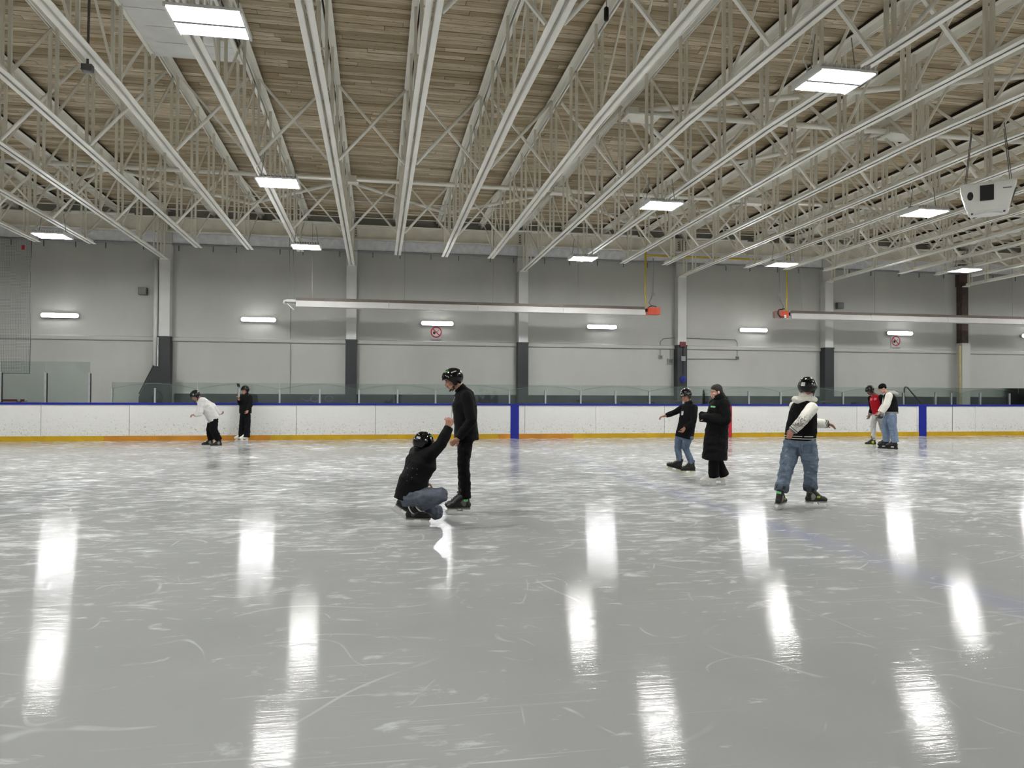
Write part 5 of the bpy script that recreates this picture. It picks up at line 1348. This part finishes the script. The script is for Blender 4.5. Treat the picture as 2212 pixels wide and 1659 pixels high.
limb(b, [J['neck'] - fw_ * 0.04 + V3((0, -0.12, -0.02)), J['neck'] - fw_ * 0.16 + V3((0, -0.03, 0.01)), J['neck'] - fw_ * 0.16 + V3((0, 0.06, 0.01)), J['neck'] - fw_ * 0.02 + V3((0, 0.13, -0.02))], [0.045, 0.062, 0.062, 0.045])
limb(b, [J['neck'] - fw_ * 0.06 + V3((0, 0, 0.02)), J['neck'] - fw_ * 0.24 + V3((0, 0, -0.02))], [0.06, 0.05])
remesh('hood', b, 0.009, 3, cloth('hood_grey', 168, 168, 164), body, 0.5, (0.005, 14))
b = BM(); loft(b, [(J['pelv'] + V3((0, 0, 0.045)), (0, 1, 0), 0.208, 0.188), (J['pelv'] + V3((0, 0, -0.005)), (0, 1, 0), 0.205, 0.186)], 28); obj('waistband', b, GREYF, body, True)
d = (J['wrN'] - J['elN']).normalized()
b = BM(); limb(b, [J['wrN'] - d * 0.02, J['wrN'] + V3((-0.01, 0, -0.08))], [0.060, 0.062]); obj('glove_cuff', b, GREYF, body, True)
b = BM(); hand(b, J['wrN'] + V3((-0.01, 0, -0.04)), (-0.3, 0, -0.95), (-0.7, 0.4, 0), -1, 0.8, 1.35); add_ball(b, J['wrN'] + V3((-0.03, 0, -0.11)), (0.075, 0.05, 0.07)); remesh('glove', b, 0.008, 2, GLOVE, body, 0.6)

# ---- skater in a white sweatshirt, bent forward
body, H, J, L = person('p1', 'skater in white sweatshirt and black trousers bending forward', (-1, -0.1), (-0.78, -0.2, -0.6), skin('h', 150, 108, 90), cloth('white', 206, 206, 204), BLACK2, dict(
    voxel=0.0075, smile=False, top_name='sweatshirt', skN=((-0.98, -0.15, 0), Z), skF=((-1, 0.02, 0), Z), bulk=0.95, headup=(-0.2, 0, 1),
    handN=((-0.95, 0, -0.1), (-0.2, 0.3, -1), -1, 0.8), handF=((0.85, 0.1, 0.2), (0.2, -0.3, 1), 1, 0.7), cuff_over=0.02,
    tw=(0.205, 0.20, 0.20), td=(0.155, 0.16, 0.155), sleeve=(0.098, 0.088, 0.052), leg=(0.115, 0.098, 0.088), hem_drop=0.05, leg_short=0.03, fold=(0.014, 8), skate=(M_BOOT, plain('boot_silver', srgb(128, 128, 122), 0.4), M_HOLD, M_BLADE, M_LACEW, M_BOOTG)))
helmet(H, body, ((-75, -60, 18, 26, M_STICKER, 'sticker'),))

# ---- dark-clothed skater by the boards
body, H, J, L = person('p2', 'skater in black with flared dark trousers and white skates standing at the boards', (-0.75, -0.6), (-0.72, -0.62, -0.16), skin('i', 186, 138, 116), BLACK, cloth('flare', 12, 13, 17), dict(
    voxel=0.0075, skN=((-0.97, -0.25, 0), Z), skF=((-0.97, -0.2, 0), Z), bulk=0.9,
    handN=((-0.4, -0.2, -0.85), (-0.4, 0.3, 0), -1, 0.6), handF=((-0.15, -0.15, 0.95), (-0.6, -0.4, 0.1), 1, 0.75),
    tw=(0.19, 0.185, 0.19), td=(0.145, 0.145, 0.145), sleeve=(0.082, 0.07, 0.052), leg=(0.105, 0.085, 0.108), leg_short=-0.08, leg_fold=(0.008, 9), skate_style='figure', skate=(M_BOOTW, M_BOOTW, M_HOLD, M_BLADE, M_BOOTW, M_BOOTW), skate_sc=0.9))
helmet(H, body, ((30, 60, 22, 32, M_STICKER, 'sticker'),))
collar(body, J, BLACK, 0.07, 0.05)
rz = -PEOPLE['p2']['az']; base = V3((PEOPLE['p2']['loc'][0], PEOPLE['p2']['loc'][1], 0))
t = empty('selfie_stick', tuple(base)); t.rotation_euler = (0, 0, rz)
a, b_, c_ = J['tipA'] + V3((0, 0, -0.10)), J['tipB'], J['tipC']
b = BM(); add_tube(b, [a, a + (b_ - a) * 0.5, b_], [0.016, 0.012, 0.01], 8); obj('rod', b, M_DGREY, t, True)
b = BM(); add_prism(b, [(-0.03, 0.0), (0.045, -0.01), (0.028, 0.09), (-0.055, 0.1)], 0.05, Matrix.Translation(b_ + V3((0, 0, -0.03)))); obj('phone_mount', b, M_BLACK, t)
t.location = tuple(base + Matrix.Rotation(rz, 3, 'Z') @ V3((-0.03, -0.02, 0)))
tag(t, 'black stick with a dark wedge-shaped head held up at the boards', 'stick')
